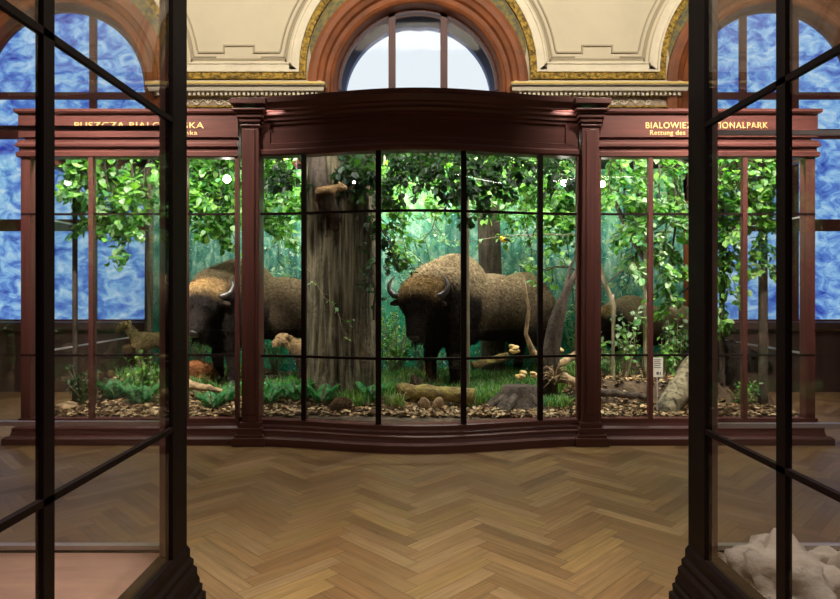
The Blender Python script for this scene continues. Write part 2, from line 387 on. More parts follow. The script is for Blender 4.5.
# dado, left/right/behind walls, ceiling
struct(MB().box(-8.4, 8.4, WY-.04, WY-.002, 0, SILL-.14).build('trim_1', M['dado']))
struct(MB().box(-8.6, -8.4, -3.6, WY+.7, 0, CEIL).build('wall_left', M['wall']))
struct(MB().box(8.4, 8.6, -3.6, WY+.7, 0, CEIL).build('wall_right', M['wall']))
struct(MB().box(-8.6, 8.6, -3.8, -3.6, 0, CEIL).build('wall_front', M['wall']))
struct(MB().box(-8.6, 8.6, -3.8, WY+.7, CEIL, CEIL+.2).build('ceiling', M['cream']))
# windows
for wi, (k, cx) in enumerate(ARCH):
    m = MB()       # moulded wooden arch lining, r 76..110 px
    prof = [(110, .0), (110, -.10), (106, -.14), (101, -.14), (99, -.09), (95, -.05), (93, .02), (89, .04), (87, -.01), (85, .02), (84, .06), (83, .10), (82, .16), (82, .40), (99, .40)]
    pr = [(r*q9, d*.55 if d < .1 else d) for r, d in prof]
    path = [(Vector((cx, WY, SILL)), Vector((-1, 0, 0)), Yv)]
    path += [(Vector((cx, WY, zc)), Vector((math.cos(a), 0, math.sin(a))), Yv) for a in [PI-PI*i/48 for i in range(49)]]
    path += [(Vector((cx, WY, SILL)), Vector((1, 0, 0)), Yv)]
    m.sweep(path, pr)
    win = struct(m.build('window_%d' % (wi+1), M['window_wood'], smooth=False))
    R = 82*q9; yb = WY+.2
    ms = MB()
    for sx in (-1, 1):
        xx = cx+sx*26.5*q9; hw = 3.6*q9
        ms.box(xx-hw, xx+hw, yb-.03, yb+.05, SILL, zc+math.sqrt(R*R-(26.5*q9)**2)+.02)
    for py, hh in ((92, 3.5), (131, 5), (224, 6), (325, 5)):
        ms.box(cx-R-.01, cx+R+.01, yb-.035, yb+.045, wz(py)-hh*q9, wz(py)+hh*q9)
    ringp = [(R+.01, 0), (R+.01, -.03), (R-.045, -.03), (R-.045, .03), (R+.01, .03)]
    ms.sweep([(Vector((cx, yb, zc)), Vector((math.cos(a), 0, math.sin(a))), Yv) for a in [PI-PI*i/40 for i in range(41)]], ringp)
    ms.build('window_sash', M['window_sash'], win)
    ap = [(cx-R, SILL)]+arc(cx, zc, R, PI, 0, 32)+[(cx+R, SILL)]
    g = MB(); n = len(ap); g.add([(p[0], yb+.01, p[1]) for p in ap]+[(p[0], yb+.02, p[1]) for p in ap], [tuple(range(n)), tuple(range(2*n-1, n-1, -1))]+[(i, (i+1)%n, n+(i+1)%n, n+i) for i in range(n)])
    g.build('window_pane', M['window_clear'] if k == 0 else M['blue_window'], win)
    MB().box(cx-RO, cx+RO, WY-.12, WY+.3, SILL-.1, SILL).build('window_sill', M['dado'], win)
    # stone reveal of the outer wall seen through the glass
    if k == 0:
        yo = 9.75; qo = yo/610; e = MB()
        zo = EYE+(290-99)*qo; ro = 73*qo
        inner = arc(cx, zo, ro, PI, 0, 32); outer = arc(cx, zo, 2.3, PI, 0, 32)
        for i in range(32):
            a, b_, c_, d_ = inner[i], inner[i+1], outer[i+1], outer[i]
            e.add([(a[0], yo, a[1]), (b_[0], yo, b_[1]), (c_[0], yo, c_[1]), (d_[0], yo, d_[1]), (a[0], yo+.14, a[1]), (b_[0], yo+.14, b_[1])], [(0, 1, 2, 3), (0, 4, 5, 1)])
        e.box(-2.4, -ro, yo, yo+.14, 1, zo); e.box(ro, 2.4, yo, yo+.14, 1, zo)
        e.box(-.09, .09, yo-.01, yo+.12, zo+ro-.035, zo+ro+.1)
        struct(e.build('trim_2', M['exterior']))
# spandrel panels between the arches with gilded border and ruled fillets
GC = wz(71); GR = 111*q9; GB = wz(80.5)
def panel_path(cl, cr, off, top=CEIL-.2):
    R_ = GR+off; zb = GB+off; pts = []
    def xoff(z): return R_ if z <= GC else math.sqrt(max(R_*R_-(z-GC)**2, .01))
    zs = [GC+R_*math.sin(PI/2*.98*i/20) for i in range(20, -1, -1)]
    for z in zs:
        if z > zb: pts.append((cl+xoff(z), z))
    pts.append((cl+R_, zb)); pts.append((cr-R_, zb))
    for z in reversed(zs):
        if z > zb: pts.append((cr-xoff(z), z))
    return pts
def strip(pts, w0, w1, d, mb):
    """flat raised strip following pts, from w0 to w1 to the left side (inside) of travel, thickness d out of the wall"""
    n = len(pts); A = []; B = []
    for i, p in enumerate(pts):
        a = Vector(pts[max(i-1, 0)]).to_2d() if False else Vector((pts[max(i-1, 0)][0], pts[max(i-1, 0)][1])); b_ = Vector((pts[min(i+1, n-1)][0], pts[min(i+1, n-1)][1])); pp = Vector((p[0], p[1]))
        if 0 < i < n-1:
            d1 = (pp-a).normalized(); d2 = (b_-pp).normalized(); nn = Vector((-d1.y-d2.y, d1.x+d2.x)); l = nn.length
            nn = nn/l if l > 1e-6 else Vector((-d1.y, d1.x)); kk = 1/max(.35, nn.dot(Vector((-d1.y, d1.x))))
        else:
            d1 = (b_-a).normalized(); nn = Vector((-d1.y, d1.x)); kk = 1
        A.append(pp+nn*w0*kk); B.append(pp+nn*w1*kk)
    base = len(mb.v)
    for a, b_ in zip(A, B):
        mb.v += [(a.x, WY, a.y), (a.x, WY-d, a.y), (b_.x, WY-d, b_.y), (b_.x, WY, b_.y)]
    for i in range(n-1):
        for j in range(3): mb.f.append((base+4*i+j, base+4*i+4+j, base+4*i+5+j, base+4*i+1+j))
for wi, (cl, cr) in enumerate(((-2*SP, -SP), (-SP, 0), (0, SP), (SP, 2*SP))):
    bp = panel_path(cl, cr, 0)
    mb = MB(); strip(bp, .01, .105, .06, mb); 
    t = struct(mb.build('trim_%d' % (3+wi), M['gold']))
    mb = MB(); strip(bp, .105, .135, .08, mb); strip(bp, .135, .23, .04, mb); strip(bp, .23, .255, .055, mb)
    mb.build('moulding', M['cream2'], t)
    cx = (cl+cr)/2; q = panel_path(cl, cr, .40); i0 = [i for i, p in enumerate(q) if abs(p[1]-(GB+.40)) < 1e-6]
    a, b_ = i0[0], i0[-1]; zb = GB+.40
    path = q[:a+1]+[(cx-.21, zb), (cx-.21, zb+.10), (cx+.21, zb+.10), (cx+.21, zb)]+q[b_:]
    mb = MB(); strip(path, 0, .022, .02, mb)
    q2 = panel_path(cl, cr, .33); mb2 = MB()
    strip(q2[:a+1]+[(cx-.33, GB+.33)], 0, .022, .02, mb); strip([(cx+.33, GB+.33)]+q2[b_:], 0, .022, .02, mb)
    strip(bp, .30, .325, .012, mb)
    mb.build('fillet', M['line'], t)
# painted crescents between wood arch and gold band
for wi, (k, cx) in enumerate(ARCH):
    mb = MB(); ii = arc(cx, zc, 109*q9, PI*.93, PI*.07, 30); oo = arc(cx, GC, GR, PI*.93, PI*.07, 30)
    for i in range(30): mb.add([(ii[i][0], WY-.01, ii[i][1]), (ii[i+1][0], WY-.01, ii[i+1][1]), (oo[i+1][0], WY-.01, oo[i+1][1]), (oo[i][0], WY-.01, oo[i][1])], [(0, 1, 2, 3)])
    struct(mb.build('trim_%d' % (7+wi), M['spandrel']))
# cornice pieces with dentils and scroll frieze between the arches
for wi, (cl, cr) in enumerate(((-2*SP, -SP), (-SP, 0), (0, SP), (SP, 2*SP))):
    x0, x1 = cl+98*q9, cr-98*q9
    def wzd(py, d): return EYE+(290-py)*(WY-d)/610
    mb = MB(); prof = [(d, wzd(p_, d)) for d, p_ in ((0, 96), (.06, 96), (.06, 92), (.13, 91.3), (.15, 90.5), (.17, 85.5), (.20, 84.5), (.20, 83), (0, 80))]
    path = [(Vector((x0-.0, WY, 0)), Vector((-.5, -1, 0)), Z), (Vector((x1+.0, WY, 0)), Vector((.5, -1, 0)), Z)]
    mb.sweep(path, prof); t = struct(mb.build('trim_%d' % (10+wi), M['cream2']))
    mb = MB(); mb.box(x0-.10, x1+.10, WY-.21, WY-.02, wzd(83.5, .21), wzd(81.5, .21)); mb.build('gilt_edge', M['gold_bright'], t)
    mb = MB(); x = x0+.03
    while x < x1-.05: mb.box(x, x+.034, WY-.12, WY-.05, wzd(95, .12), wzd(91.3, .12)); x += .066
    mb.build('dentil_band', M['cream2'], t)
    mb = MB(); x = x0+.03
    mb.box(x0, x1, WY-.055, WY-.01, wz(98), wz(96.5))
    while x < x1-.05: mb.ell((x+.03, WY-.06, wz(97.3)), (.028, .025, .017), n=8, m=5); x += .085
    mb.box(x0+.02, x1-.02, WY-.06, WY-.01, wz(108.5), wz(107))
    mb.build('gilt_bead', M['gold'], t)
    MB().box(x0+.03, x1-.03, WY-.02, WY-.003, wz(110), wz(97)).build('frieze', M['frieze'], t)
    mb = MB(); x = x0+.25; zz = (wz(99)+wz(107))/2
    while x < x1-.2:
        for sgn in (-1, 1):
            mb.tube([(x+sgn*(.02+.20*t_), WY-.03, zz+.035*math.sin(t_*2*PI)) for t_ in [i/10 for i in range(11)]], .011, 5)
            mb.tube([(x+sgn*(.20+.04*math.cos(a)), WY-.03, zz+.03*math.sin(a)) for a in [i*PI/5 for i in range(9)]], .008, 5)
        mb.ell((x, WY-.03, zz), (.022, .02, .04), n=8, m=5); x += .5
    mb.build('scroll_relief', M['relief'], t)
    MB().box(x0+.02, x1-.02, WY-.012, WY-.001, SILL-.1, wz(110)).build('pier_panel', M['window_wood'], t)

# ------------------------------------------------------------------ diorama case
HX = 1.66; EX = 3.9; YF = 6.0; YB = 8.85; GB0, GT0 = .24, 2.81
def bow(x): return YF-.28*.5*(1+math.cos(PI*min(1, abs(x)/HX)))
def bowpath(x0, x1, n, z=0):
    out = []
    for i in range(n+1):
        x = x0+(x1-x0)*i/n; s_ = (bow(x+.01)-bow(x-.01))/.02 if abs(x) < HX-.02 else 0
        out.append((Vector((x, bow(x), z)), Vector((s_, -1, 0)).normalized(), Z))
    return out
caseC = root('diorama_case', (0, 6, 0), 'bow-fronted mahogany diorama case with the central bison behind its curved glass', 'display case')
mb = MB(); W_ = HX-.085
mb.sweep(bowpath(-W_, W_, 40), [(-.10, GT0), (.03, GT0), (.045, GT0+.015), (.045, GT0+.05), (.02, GT0+.07), (.02, 2.93), (0, 2.94), (0, 3.11), (.02, 3.12), (.02, 3.15), (.035, 3.155), (.035, 3.18), (.055, 3.20), (.055, 3.225), (.075, 3.245), (.075, 3.26), (.10, 3.29), (.12, 3.31), (.12, 3.36), (-.10, 3.36)])
mb.build('header', M['mahogany'], caseC)
for s_ in (-1, 1):   # raised ends of the long frieze panel
    mb = MB(); mb.sweep(bowpath(s_*W_, s_*(W_-.13), 3), [(-.02, 2.92), (.022, 2.92), (.022, 3.14), (-.02, 3.14)])
    mb.build('frieze_panel_end', M['mahogany'], caseC)
mb = MB(); mb.sweep(bowpath(-W_, W_, 40), [(-.12, 0), (.14, 0), (.14, .07), (.125, .085), (.10, .09), (.09, .115), (.09, .14), (.06, .15), (.055, .175), (.03, .19), (.03, GB0-.01), (.015, GB0), (-.10, GB0)])
mb.build('plinth', M['mahogany'], caseC)
mb = MB()
mb.add([(-HX, YF, 3.30), (HX, YF, 3.30), (HX, YB, 3.30), (-HX, YB, 3.30)]+[(-HX, YF, 3.33), (HX, YF, 3.33), (HX, YB, 3.33), (-HX, YB, 3.33)], [(0,3,2,1),(4,5,6,7),(0,1,5,4),(1,2,6,5),(2,3,7,6),(3,0,4,7)])
bp_ = bowpath(-W_, W_, 20)
n0 = len(mb.v); mb.v += [tuple(p+Vector((0, .05, 3.30))) for p, _, _ in bp_]+[(p.x, YF, 3.30) for p, _, _ in bp_]
mb.f += [(n0+i, n0+i+1, n0+22+i, n0+21+i) for i in range(20)]
mb.build('roof', M['dark_wood'], caseC)
for px, ww in ((304, .022), (378.5, .026), (463.5, .026), (540, .024)):
    x = (px-418)/610*5.78; y = bow(x); x = (px-418)/610*y
    MB().box(x-ww, x+ww, y-.03, y+.03, GB0, GT0).build('mullion', M['bar'], caseC)
for s_ in (-1, 1):
    MB().box(s_*W_-.02, s_*W_+.02, YF-.03, YF+.03, GB0, GT0).build('glazing_edge', M['mahogany_v'], caseC)
for z, in ((2.245,), (.853,)):
    mb = MB(); mb.sweep(bowpath(-W_, W_, 40), [(-.012, z-.012), (.016, z-.012), (.016, z+.012), (-.012, z+.012)]); mb.build('glazing_bar', M['bar'], caseC)
xs = [-W_]+[(px-418)/610*5.82 for px in (304, 378.5, 463.5, 540)]+[W_]
for a, b_ in zip(xs[:-1], xs[1:]):
    for z0, z1 in ((GB0, .853), (.853, 2.245), (2.245, GT0)):
        mb = MB(); mb.sweep(bowpath(a, b_, 8), [(-.003, z0), (.003, z0), (.003, z1), (-.003, z1), (-.003, z0)], caps=False); mb.build('glass_pane', M['clear'], caseC, smooth=False)
for px, s_ in ((251, -1), (590, 1)):
    x = (px-418)/610*5.93; hw = .083
    mb = MB(); mb.box(x-hw, x+hw, 5.90, 6.1, .22, 3.14); mb.box(x-hw+.035, x+hw-.035, 5.885, 5.9, .30, 3.05)
    pil = mb.build('pilaster', M['mahogany_v'], caseC, bevel=.004)
    mb = MB()
    for z0, z1, e in ((0, .08, .075), (.08, .11, .055), (.11, .17, .04), (.17, .22, .022)): mb.box(x-hw-e, x+hw+e, 5.90-e, 6.1, z0, z1)
    mb.build('pilaster_base', M['mahogany'], pil if False else caseC, bevel=.004)
    mb = MB()
    for z0, z1, e in ((3.08, 3.10, .015), (3.12, 3.16, .022), (3.16, 3.20, .04), (3.20, 3.24, .058), (3.24, 3.22, .078), (3.28, 3.335, .09)): mb.box(x-hw-e, x+hw+e, 5.90-e, 6.1, z0, z1)
    mb.build('capital', M['mahogany'], caseC, bevel=.006)

def text(body, x, z, size, y, parent, name='lettering', width=None):
    cu = bpy.data.curves.new(name, 'FONT'); cu.body = body; cu.size = size; cu.extrude = .002; cu.offset = 0
    cu.space_character = 1.1
    o = bpy.data.objects.new(name, cu); C.objects.link(o)
    bpy.context.view_layer.update()
    dg = bpy.context.evaluated_depsgraph_get(); me = bpy.data.meshes.new_from_object(o.evaluated_get(dg)); bpy.data.objects.remove(o)
    me.materials.clear(); me.materials.append(M['gold_text'])
    o = bpy.data.objects.new(name, me); C.objects.link(o)
    xs_ = [v.co.x for v in me.vertices]; wd = max(xs_)-min(xs_)
    k = width/wd if width else 1
    o.scale = (k, 1, 1); o.rotation_euler = (PI/2, 0, 0)
    q = wloc(parent); o.parent = parent; o.location = (x-q.x, y-q.y, z-q.z); return o
for s_, lab in ((-1, 'straight mahogany case wing lettered PUSZCZA BIALOWIESKA, roe deer and bison inside'), (1, 'straight mahogany case wing lettered BIALOWIEZA over Rettung des Wisents')):
    xi, xo = s_*1.765, s_*EX
    a, b_ = min(xi, xo), max(xi, xo)
    wg = root('diorama_case', (s_*2.8, 6, 0), lab, 'display case')
    pth = [(Vector((a, YF, 0)), -Yv, Z), (Vector((b_, YF, 0)), -Yv, Z)]
    back = [(Vector((xo, YF, 0)), Vector((s_, 0, 0)), Z), (Vector((xo, YB, 0)), Vector((s_, 0, 0)), Z)]
    if s_ > 0: path = [(Vector((a, YF, 0)), -Yv, Z), (Vector((xo, YF, 0)), Vector((1, -1, 0)), Z), (Vector((xo, YB, 0)), Vector((1, 0, 0)), Z)]
    else: path = [(Vector((xo, YB, 0)), Vector((-1, 0, 0)), Z), (Vector((xo, YF, 0)), Vector((-1, -1, 0)), Z), (Vector((b_, YF, 0)), -Yv, Z)]
    mb = MB(); mb.sweep(path, [(-.08, 2.80), (.02, 2.80), (.035, 2.81), (.035, 2.85), (.015, 2.86), (.015, 2.895), (.04, 2.905), (.04, 2.93), (.025, 2.95), (.025, 2.97), (-.02, 2.975), (-.02, 2.995), (.02, 3.00), (.02, 3.22), (.04, 3.23), (.05, 3.245), (.05, 3.27), (-.08, 3.27)])
    mb.build('header', M['mahogany'], wg)
    mb = MB(); mb.sweep(path, [(-.08, 0), (.12, 0), (.12, .06), (.10, .08), (.07, .085), (.06, .12), (.06, .15), (.03, .17), (.02, .20), (.02, GB0), (-.08, GB0)])
    mb.build('plinth', M['mahogany'], wg)
    MB().box(a, b_, YF, YB, 3.25, 3.27).build('roof', M['dark_wood'], wg)
    bars = [(418+s_*232-418)/610*6, (s_*326)/610*6]
    for x in bars: MB().box(x-.022, x+.022, YF-.025, YF+.025, GB0, 2.80).build('mullion', M['mahogany_v'], wg)
    for x in (xi+s_*.012, ): MB().box(x-.018, x+.018, YF-.02, YF+.03, GB0, 2.80).build('glazing_edge', M['mahogany_v'], wg)
    MB().box(min(xo, xo-s_*.09), max(xo, xo-s_*.09), YF-.01, YF+.09, GB0, 2.80).build('corner_post', M['mahogany_v'], wg)
    MB().box(min(xo, xo-s_*.08), max(xo, xo-s_*.08), YB-.09, YB, GB0, 2.80).build('corner_post', M['window_wood'], wg)
    for z in (2.245, .86): 
        MB().box(a, b_, YF-.012, YF+.012, z-.010, z+.010).build('glazing_bar', M['bar'], wg)
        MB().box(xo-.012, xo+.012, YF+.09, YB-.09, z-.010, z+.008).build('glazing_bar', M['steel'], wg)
    e = sorted([xi, xo]+bars)
    for c_, d_ in zip(e[:-1], e[1:]): MB().box(c_+.01, d_-.01, YF-.002, YF+.002, GB0, 2.80).build('glass_pane', M['clear'], wg)
    MB().box(xo-.002, xo+.002, YF+.08, YB-.08, GB0, 2.80).build('glass_pane', M['clear'], wg)
    MB().box(a, b_, YB, YB+.02, 0, 3.25).build('back_board', M['dark_wood'], wg)
    if s_ < 0:
        text('PUSZCZA BIALOWIESKA', (74-418)/610*5.98, 3.085, .085, YF-.024, wg, width=129/610*5.98)
        text('nka', (185-418)/610*5.98, 3.02, .06, YF-.024, wg, width=12/610*5.98)
    else:
        text('BIALOWIEZA NATIONALPARK', (645-418)/610*5.98, 3.085, .085, YF-.024, wg, width=122/610*5.98)
        text('Rettung des Wisents', (649.5-418)/610*5.98, 3.02, .066, YF-.024, wg, width=62/610*5.98)

# painted backdrop, curved a little
mb = MB(); n = 40
bk = []
for i in range(n+1):
    x = -3.78+7.56*i/n; bk.append((x, YB-.06-.10*(abs(x)/3.78)**6))
mb.v = [(x, y, z) for x, y in bk for z in (.2, 3.24)]+[(x, y+.02, z) for x, y in bk for z in (.2, 3.24)]
k = 2*(n+1)
mb.f = [(2*i, 2*i+2, 2*i+3, 2*i+1) for i in range(n)]+[(k+2*i, k+2*i+1, k+2*i+3, k+2*i+2) for i in range(n)]
o = mb.build('forest_backdrop', M['backdrop'], smooth=True)
tag(o, 'painted backdrop of misty teal forest behind the bison', 'backdrop')
# back board of case behind the painting
o = MB().box(-1.75, 1.75, YB, YB+.02, 0, 3.33).build('back_board', M['dark_wood'], caseC)

# ------------------------------------------------------------------ diorama ground
def sm(a, b_, t): t = max(0, min(1, (t-a)/(b_-a))); return t*t*(3-2*t)
def g(x, y):
    z = .235+.02*sm(6.0, 6.6, y)+.05*sm(6.6, 8.6, y)
    z += .05*noise.noise(Vector((x*1.3, y*1.3, 0)))*sm(6.0, 6.5, y)+.02*noise.noise(Vector((x*5, y*5, 3)))*sm(5.9, 6.3, y)
    r = sm(1.5, 1.9, x)*(1-sm(3.3, 3.5, x)*.5)
    z += .23*r*sm(6.55, 6.72, y)
    z += .10*sm(-1.9, -2.4, x)*sm(6.7, 7.4, y)
    z += .10*math.exp(-((x+.9)**2+(y-6.9)**2)/.5)
    return z
nx, ny = 240, 90; mb = MB()
for j in range(ny+1):
    for i in range(nx+1):
        x = -3.86+7.72*i/nx
        y0 = (bow(x) if abs(x) < HX else YF)+.05; y = y0+(YB-.02-y0)*(j/ny); mb.v.append((x, y, g(x, y)))
for j in range(ny):
    for i in range(nx):
        a = j*(nx+1)+i; mb.f.append((a, a+1, a+nx+2, a+nx+1))
# skirt down to the case bottom so it has thickness
nb = len(mb.v)
ring = [j*(nx+1) for j in range(ny, -1, -1)]+list(range(1, nx+1))+[nx+(nx+1)*j for j in range(1, ny+1)]+[ny*(nx+1)+i for i in range(nx-1, 0, -1)]
mb.v += [(mb.v[i][0], mb.v[i][1], .02) for i in ring]
L_ = len(ring); mb.f += [(ring[i], ring[(i+1)%L_], nb+(i+1)%L_, nb+i) for i in range(L_)]; mb.f.append(tuple(nb+i for i in range(L_)))
o = mb.build('diorama_ground', M['soil'], smooth=True); tag(o, kind='structure')

# ------------------------------------------------------------------ leaves
LT = np.array([(0, 0, 0), (.32, .5, .06), (.72, .40, .03), (1, 0, -.10), (.72, -.40, .03), (.32, -.5, .06)])
def leaves_mesh(name, items, mat, parent, pal, asp=.55, kind=None, local=False, seed=0):
    """items: (pos, dir, up, size)"""
    r = random.Random(seed); n = len(items); V = np.zeros((n*6, 3)); Cc = np.zeros((n*6, 3)); F = []
    q = Vector((0, 0, 0)) if (parent is None or local) else wloc(parent)
    for i, (p, d, u, s_) in enumerate(items):
        d = Vector(d).normalized(); u = Vector(u); b_ = u.cross(d)
        if b_.length < 1e-4: b_ = Vector((1, 0, 0)).cross(d)
        b_.normalize(); u = d.cross(b_)
        B = np.array([d, b_, u]); T = LT*np.array([s_, s_*asp, s_])
        V[i*6:i*6+6] = T@B+np.array(p)-np.array(q)
        c = pal[r.randrange(len(pal))]; k = .65+.7*r.random(); Cc[i*6:i*6+6] = np.array(c)*k
        F += [(i*6, i*6+1, i*6+2, i*6+3), (i*6, i*6+3, i*6+4, i*6+5)]
    me = bpy.data.meshes.new(name); me.from_pydata(V.tolist(), [], F); me.materials.append(mat); setcol(me, Cc)
    o = bpy.data.objects.new(name, me); C.objects.link(o)
    if parent is not None: o.parent = parent
    if kind: o['kind'] = kind
    return o
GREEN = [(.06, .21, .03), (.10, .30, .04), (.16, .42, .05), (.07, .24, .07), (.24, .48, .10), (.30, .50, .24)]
DARKG = [(.018, .055, .018), (.025, .075, .02), (.02, .06, .03), (.035, .09, .025)]  # holds the front canopy's painted shade; some dark plants share it
PALEG = [(.28, .44, .24), (.20, .38, .20), (.36, .50, .32), (.10, .28, .08), (.16, .38, .07)]
FERN = [(.05, .24, .09), (.08, .34, .10), (.06, .28, .14)]
GRASS = [(.10, .30, .06), (.17, .38, .07), (.26, .42, .12), (.07, .26, .12), (.38, .44, .20), (.05, .2, .1)]
DRY = [(.48, .38, .22), (.42, .30, .16), (.22, .14, .07), (.30, .20, .10), (.14, .085, .045), (.36, .27, .15), (.10, .06, .035), (.20, .16, .08)]
def rv(r, k=1): return Vector((r.uniform(-k, k), r.uniform(-k, k), r.uniform(-k, k)))
def branch(start, end, n_tw, n_lf, size, pal, label, seed, cat='branch', name='leafy_branch', group=None, rad=.014, spread=.35, droop=.12, mat='bark_dark', rootobj=None, ymin=6.12):
    r = random.Random(seed); start = Vector(start); end = Vector(end)
    rt = rootobj or root(name, tuple(start), label, cat, group)
    tw = MB(); it = []; L_ = (end-start).length
    pts = [start.lerp(end, t)+Vector((0, 0, -droop*math.sin(t*PI/2)**2*L_))*1+rv(r, .03)*(1 if 0 < t < 1 else 0) for t in [i/7 for i in range(8)]]
    tw.tube(pts, [rad*(1-.75*i/7) for i in range(8)], 6)
    for k in range(n_tw):
        t = .12+.88*(k+.5)/n_tw; f = t*7; i = min(int(f), 6); p = pts[i].lerp(pts[i+1], f-i)
        ax = (pts[i+1]-pts[i]).normalized(); d = rv(r); d = (d-ax*d.dot(ax)).normalized()*.9+ax*.5+Vector((0, 0, -.15)); l = spread*(.5+.7*r.random())
        tp = [p, p+d*l*.5+rv(r, .02), p+d*l+Vector((0, 0, -.06*l))+rv(r, .03)]
        for q_ in tp:
            q_.y = max(q_.y, ymin); q_.y = min(q_.y, 8.68); q_.x = max(-3.8, min(3.8, q_.x)); q_.z = min(q_.z, 3.2)
        tw.tube(tp, [rad*.4, rad*.3, rad*.15], 4)
        for m_ in range(n_lf):
            t2 = .15+.85*r.random(); pp = tp[0].lerp(tp[1], t2*2) if t2 < .5 else tp[1].lerp(tp[2], t2*2-1)
            dd = d*.6+rv(r, 1); dd.z -= .35
            pp = pp+rv(r, .05); pp.y = max(pp.y, ymin)
            it.append((pp, dd, Vector((r.uniform(-.6, .6), r.uniform(-1.0, .2), 1)), size*(.6+.7*r.random())))
    tw.build('twigs', M[mat], rt); leaves_mesh('foliage', it, M['leaf'], rt, pal, .72, seed=seed)
    return rt
LBL_DK = ['dark leafy branch drooping just in front of the marten', 'dark leafy branch hanging over the bow-side edge of the great oak', 'dark leafy branch hanging just past the great oak trunk', 'dark leafy branch above the curved horns of the central bison', 'dark leafy branch beside the upright above the bison hump', 'lowest dark leafy branch, above the hump of the central bison', 'dark leafy branch between the bison hump and the yellow bird', 'short dark leafy branch above the yellow bird', 'dark leafy branch in the narrow top pane above the calf', 'dark leafy branch in front of the spotlight over the snag']
LBL_BC = ['bright leafy branch in the top of the narrow pane above the calf', 'bright leafy branch slanting from the great oak over the bison rump', 'bright leafy branch high just past the great oak trunk', 'long bright leafy branch hanging low past the great oak trunk', 'bright leafy branch high above the bison horns', 'bright leafy branch above the bison hump', 'bright leafy branch above the yellow bird', 'bright leafy branch above the rump of the central bison', 'bright leafy branch crossing the thin upright above the snag', 'bright leafy branch hanging towards the tip of the forked snag', 'long bright leafy branch beside the pilaster above the snag', 'bright leafy branch reaching sideways above the bison hump', 'bright leafy branch hugging the pilaster above the tan-backed bison', 'bright leafy branch at the edge of the great oak trunk']
LBL_LC = ['leafy branch high above the head of the tan-backed bison', 'leafy branch behind the glowing spotlight over the tan-backed bison', 'leafy branch touching the pilaster above the tan-backed bison', 'leafy branch hanging low over the tan-backed bison hump', 'low leafy branch between pilaster and tan-backed bison hump', 'leafy branch beside the dark post above the tan-backed bison']
LBL_LL = ['leafy branch near the glass corner beside the thin dark trunk', 'leafy branch high above the slim dark trunk', 'leafy branch high above the back of the roe deer', 'long leafy branch reaching over the roe deer from the brown trunk', 'leafy branch around the slim dark trunk', 'short leafy branch nearest the glass corner of the lettered PUSZCZA wing', 'leafy branch above the head of the roe deer']
LBL_RC = ['pale leafy branch by the spotlight next to the pilaster', 'leafy branch in front of the pale mossy trunk, high up', 'leafy branch high between mossy trunk and corner post', 'leafy branch high beside the orange-brown corner post', 'leafy branch over the bare diagonal bough', 'long leafy branch low between mossy trunk and corner post', 'lowest leafy branch, hanging beside the orange-brown corner post', 'leafy branch crossing the bare diagonal bough']
LBL_RR = ['leafy branch high by the slender dark stem', 'leafy branch high above the back of the boar', 'leafy branch high in front of the dark trunk at the window', 'leafy branch trailing down the slender dark stem', 'leafy branch nearest the glass corner above the boar', 'longest leafy branch, trailing down to the boar along the slender stem', 'leafy branch trailing down the dark trunk at the window', 'leafy branch between the two dark trunks above the boar']
# dark canopy along the bow front, its backlit shade put into the leaf colour
dk = [((322, 148), (352, 172)), ((356, 146), (374, 190)), ((390, 146), (400, 178)), ((412, 146), (432, 182)), ((440, 146), (452, 186)), ((455, 146), (478, 204)), ((484, 146), (490, 180)), ((505, 146), (516, 170)), ((268, 148), (292, 176)), ((546, 150), (568, 180))]
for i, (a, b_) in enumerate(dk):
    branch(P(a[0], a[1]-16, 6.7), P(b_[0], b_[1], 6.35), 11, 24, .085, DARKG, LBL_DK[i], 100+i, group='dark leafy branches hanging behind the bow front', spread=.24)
# brighter canopy further back
bc = [(275, 150, 290, 200), (300, 150, 285, 225), (395, 150, 385, 195), (385, 160, 392, 240), (430, 150, 428, 200), (470, 160, 498, 190), (500, 155, 520, 196), (520, 160, 545, 205), (535, 170, 556, 215), (560, 165, 572, 210), (575, 160, 560, 235), (445, 150, 470, 200), (268, 158, 262, 215), (372, 160, 372, 205)]
for i, (a, b_, c_, d_) in enumerate(bc):
    branch(P(a, b_-12, 8.0), P(c_, d_, 7.7), 13, 24, .088, GREEN, LBL_BC[i], 200+i, group='bright leafy branches in the middle of the diorama', spread=.34)
lc = [(195, 150, 205, 200), (215, 150, 220, 215), (240, 152, 232, 205), (200, 170, 206, 225), (225, 175, 216, 222), (192, 165, 192, 205)]
for i, (a, b_, c_, d_) in enumerate(lc):
    branch(P(a, b_-12, 7.3), P(c_, d_, 7.0), 13, 24, .088, GREEN, LBL_LC[i], 300+i, group='leafy branches above the bison by the lettered PUSZCZA wing', spread=.3)
ll = [(75, 150, 80, 190), (100, 150, 112, 205), (130, 150, 138, 210), (150, 155, 128, 240), (85, 160, 95, 225), (68, 150, 66, 185), (120, 165, 110, 215)]
for i, (a, b_, c_, d_) in enumerate(ll):
    branch(P(a, b_-12, 6.9), P(c_, d_, 6.7), 12, 22, .088, GREEN, LBL_LL[i], 400+i, group='leafy branches above the roe deer', spread=.3)
rc = [(606, 150, 612, 190), (630, 150, 640, 200), (655, 150, 664, 210), (680, 150, 672, 215), (618, 165, 628, 230), (668, 200, 660, 265), (676, 230, 668, 300), (640, 210, 632, 260)]
for i, (a, b_, c_, d_) in enumerate(rc):
    branch(P(a, b_-12, 7.0), P(c_, d_, 6.75), 11, 19, .085, PALEG if i % 2 else GREEN, LBL_RC[i], 500+i, group='leafy branches hanging over the half hidden bison', spread=.3)
rr = [(715, 150, 722, 200), (735, 150, 738, 210), (760, 150, 756, 205), (722, 180, 726, 270), (775, 150, 768, 200), (728, 220, 722, 315), (758, 180, 764, 255), (745, 165, 742, 220)]
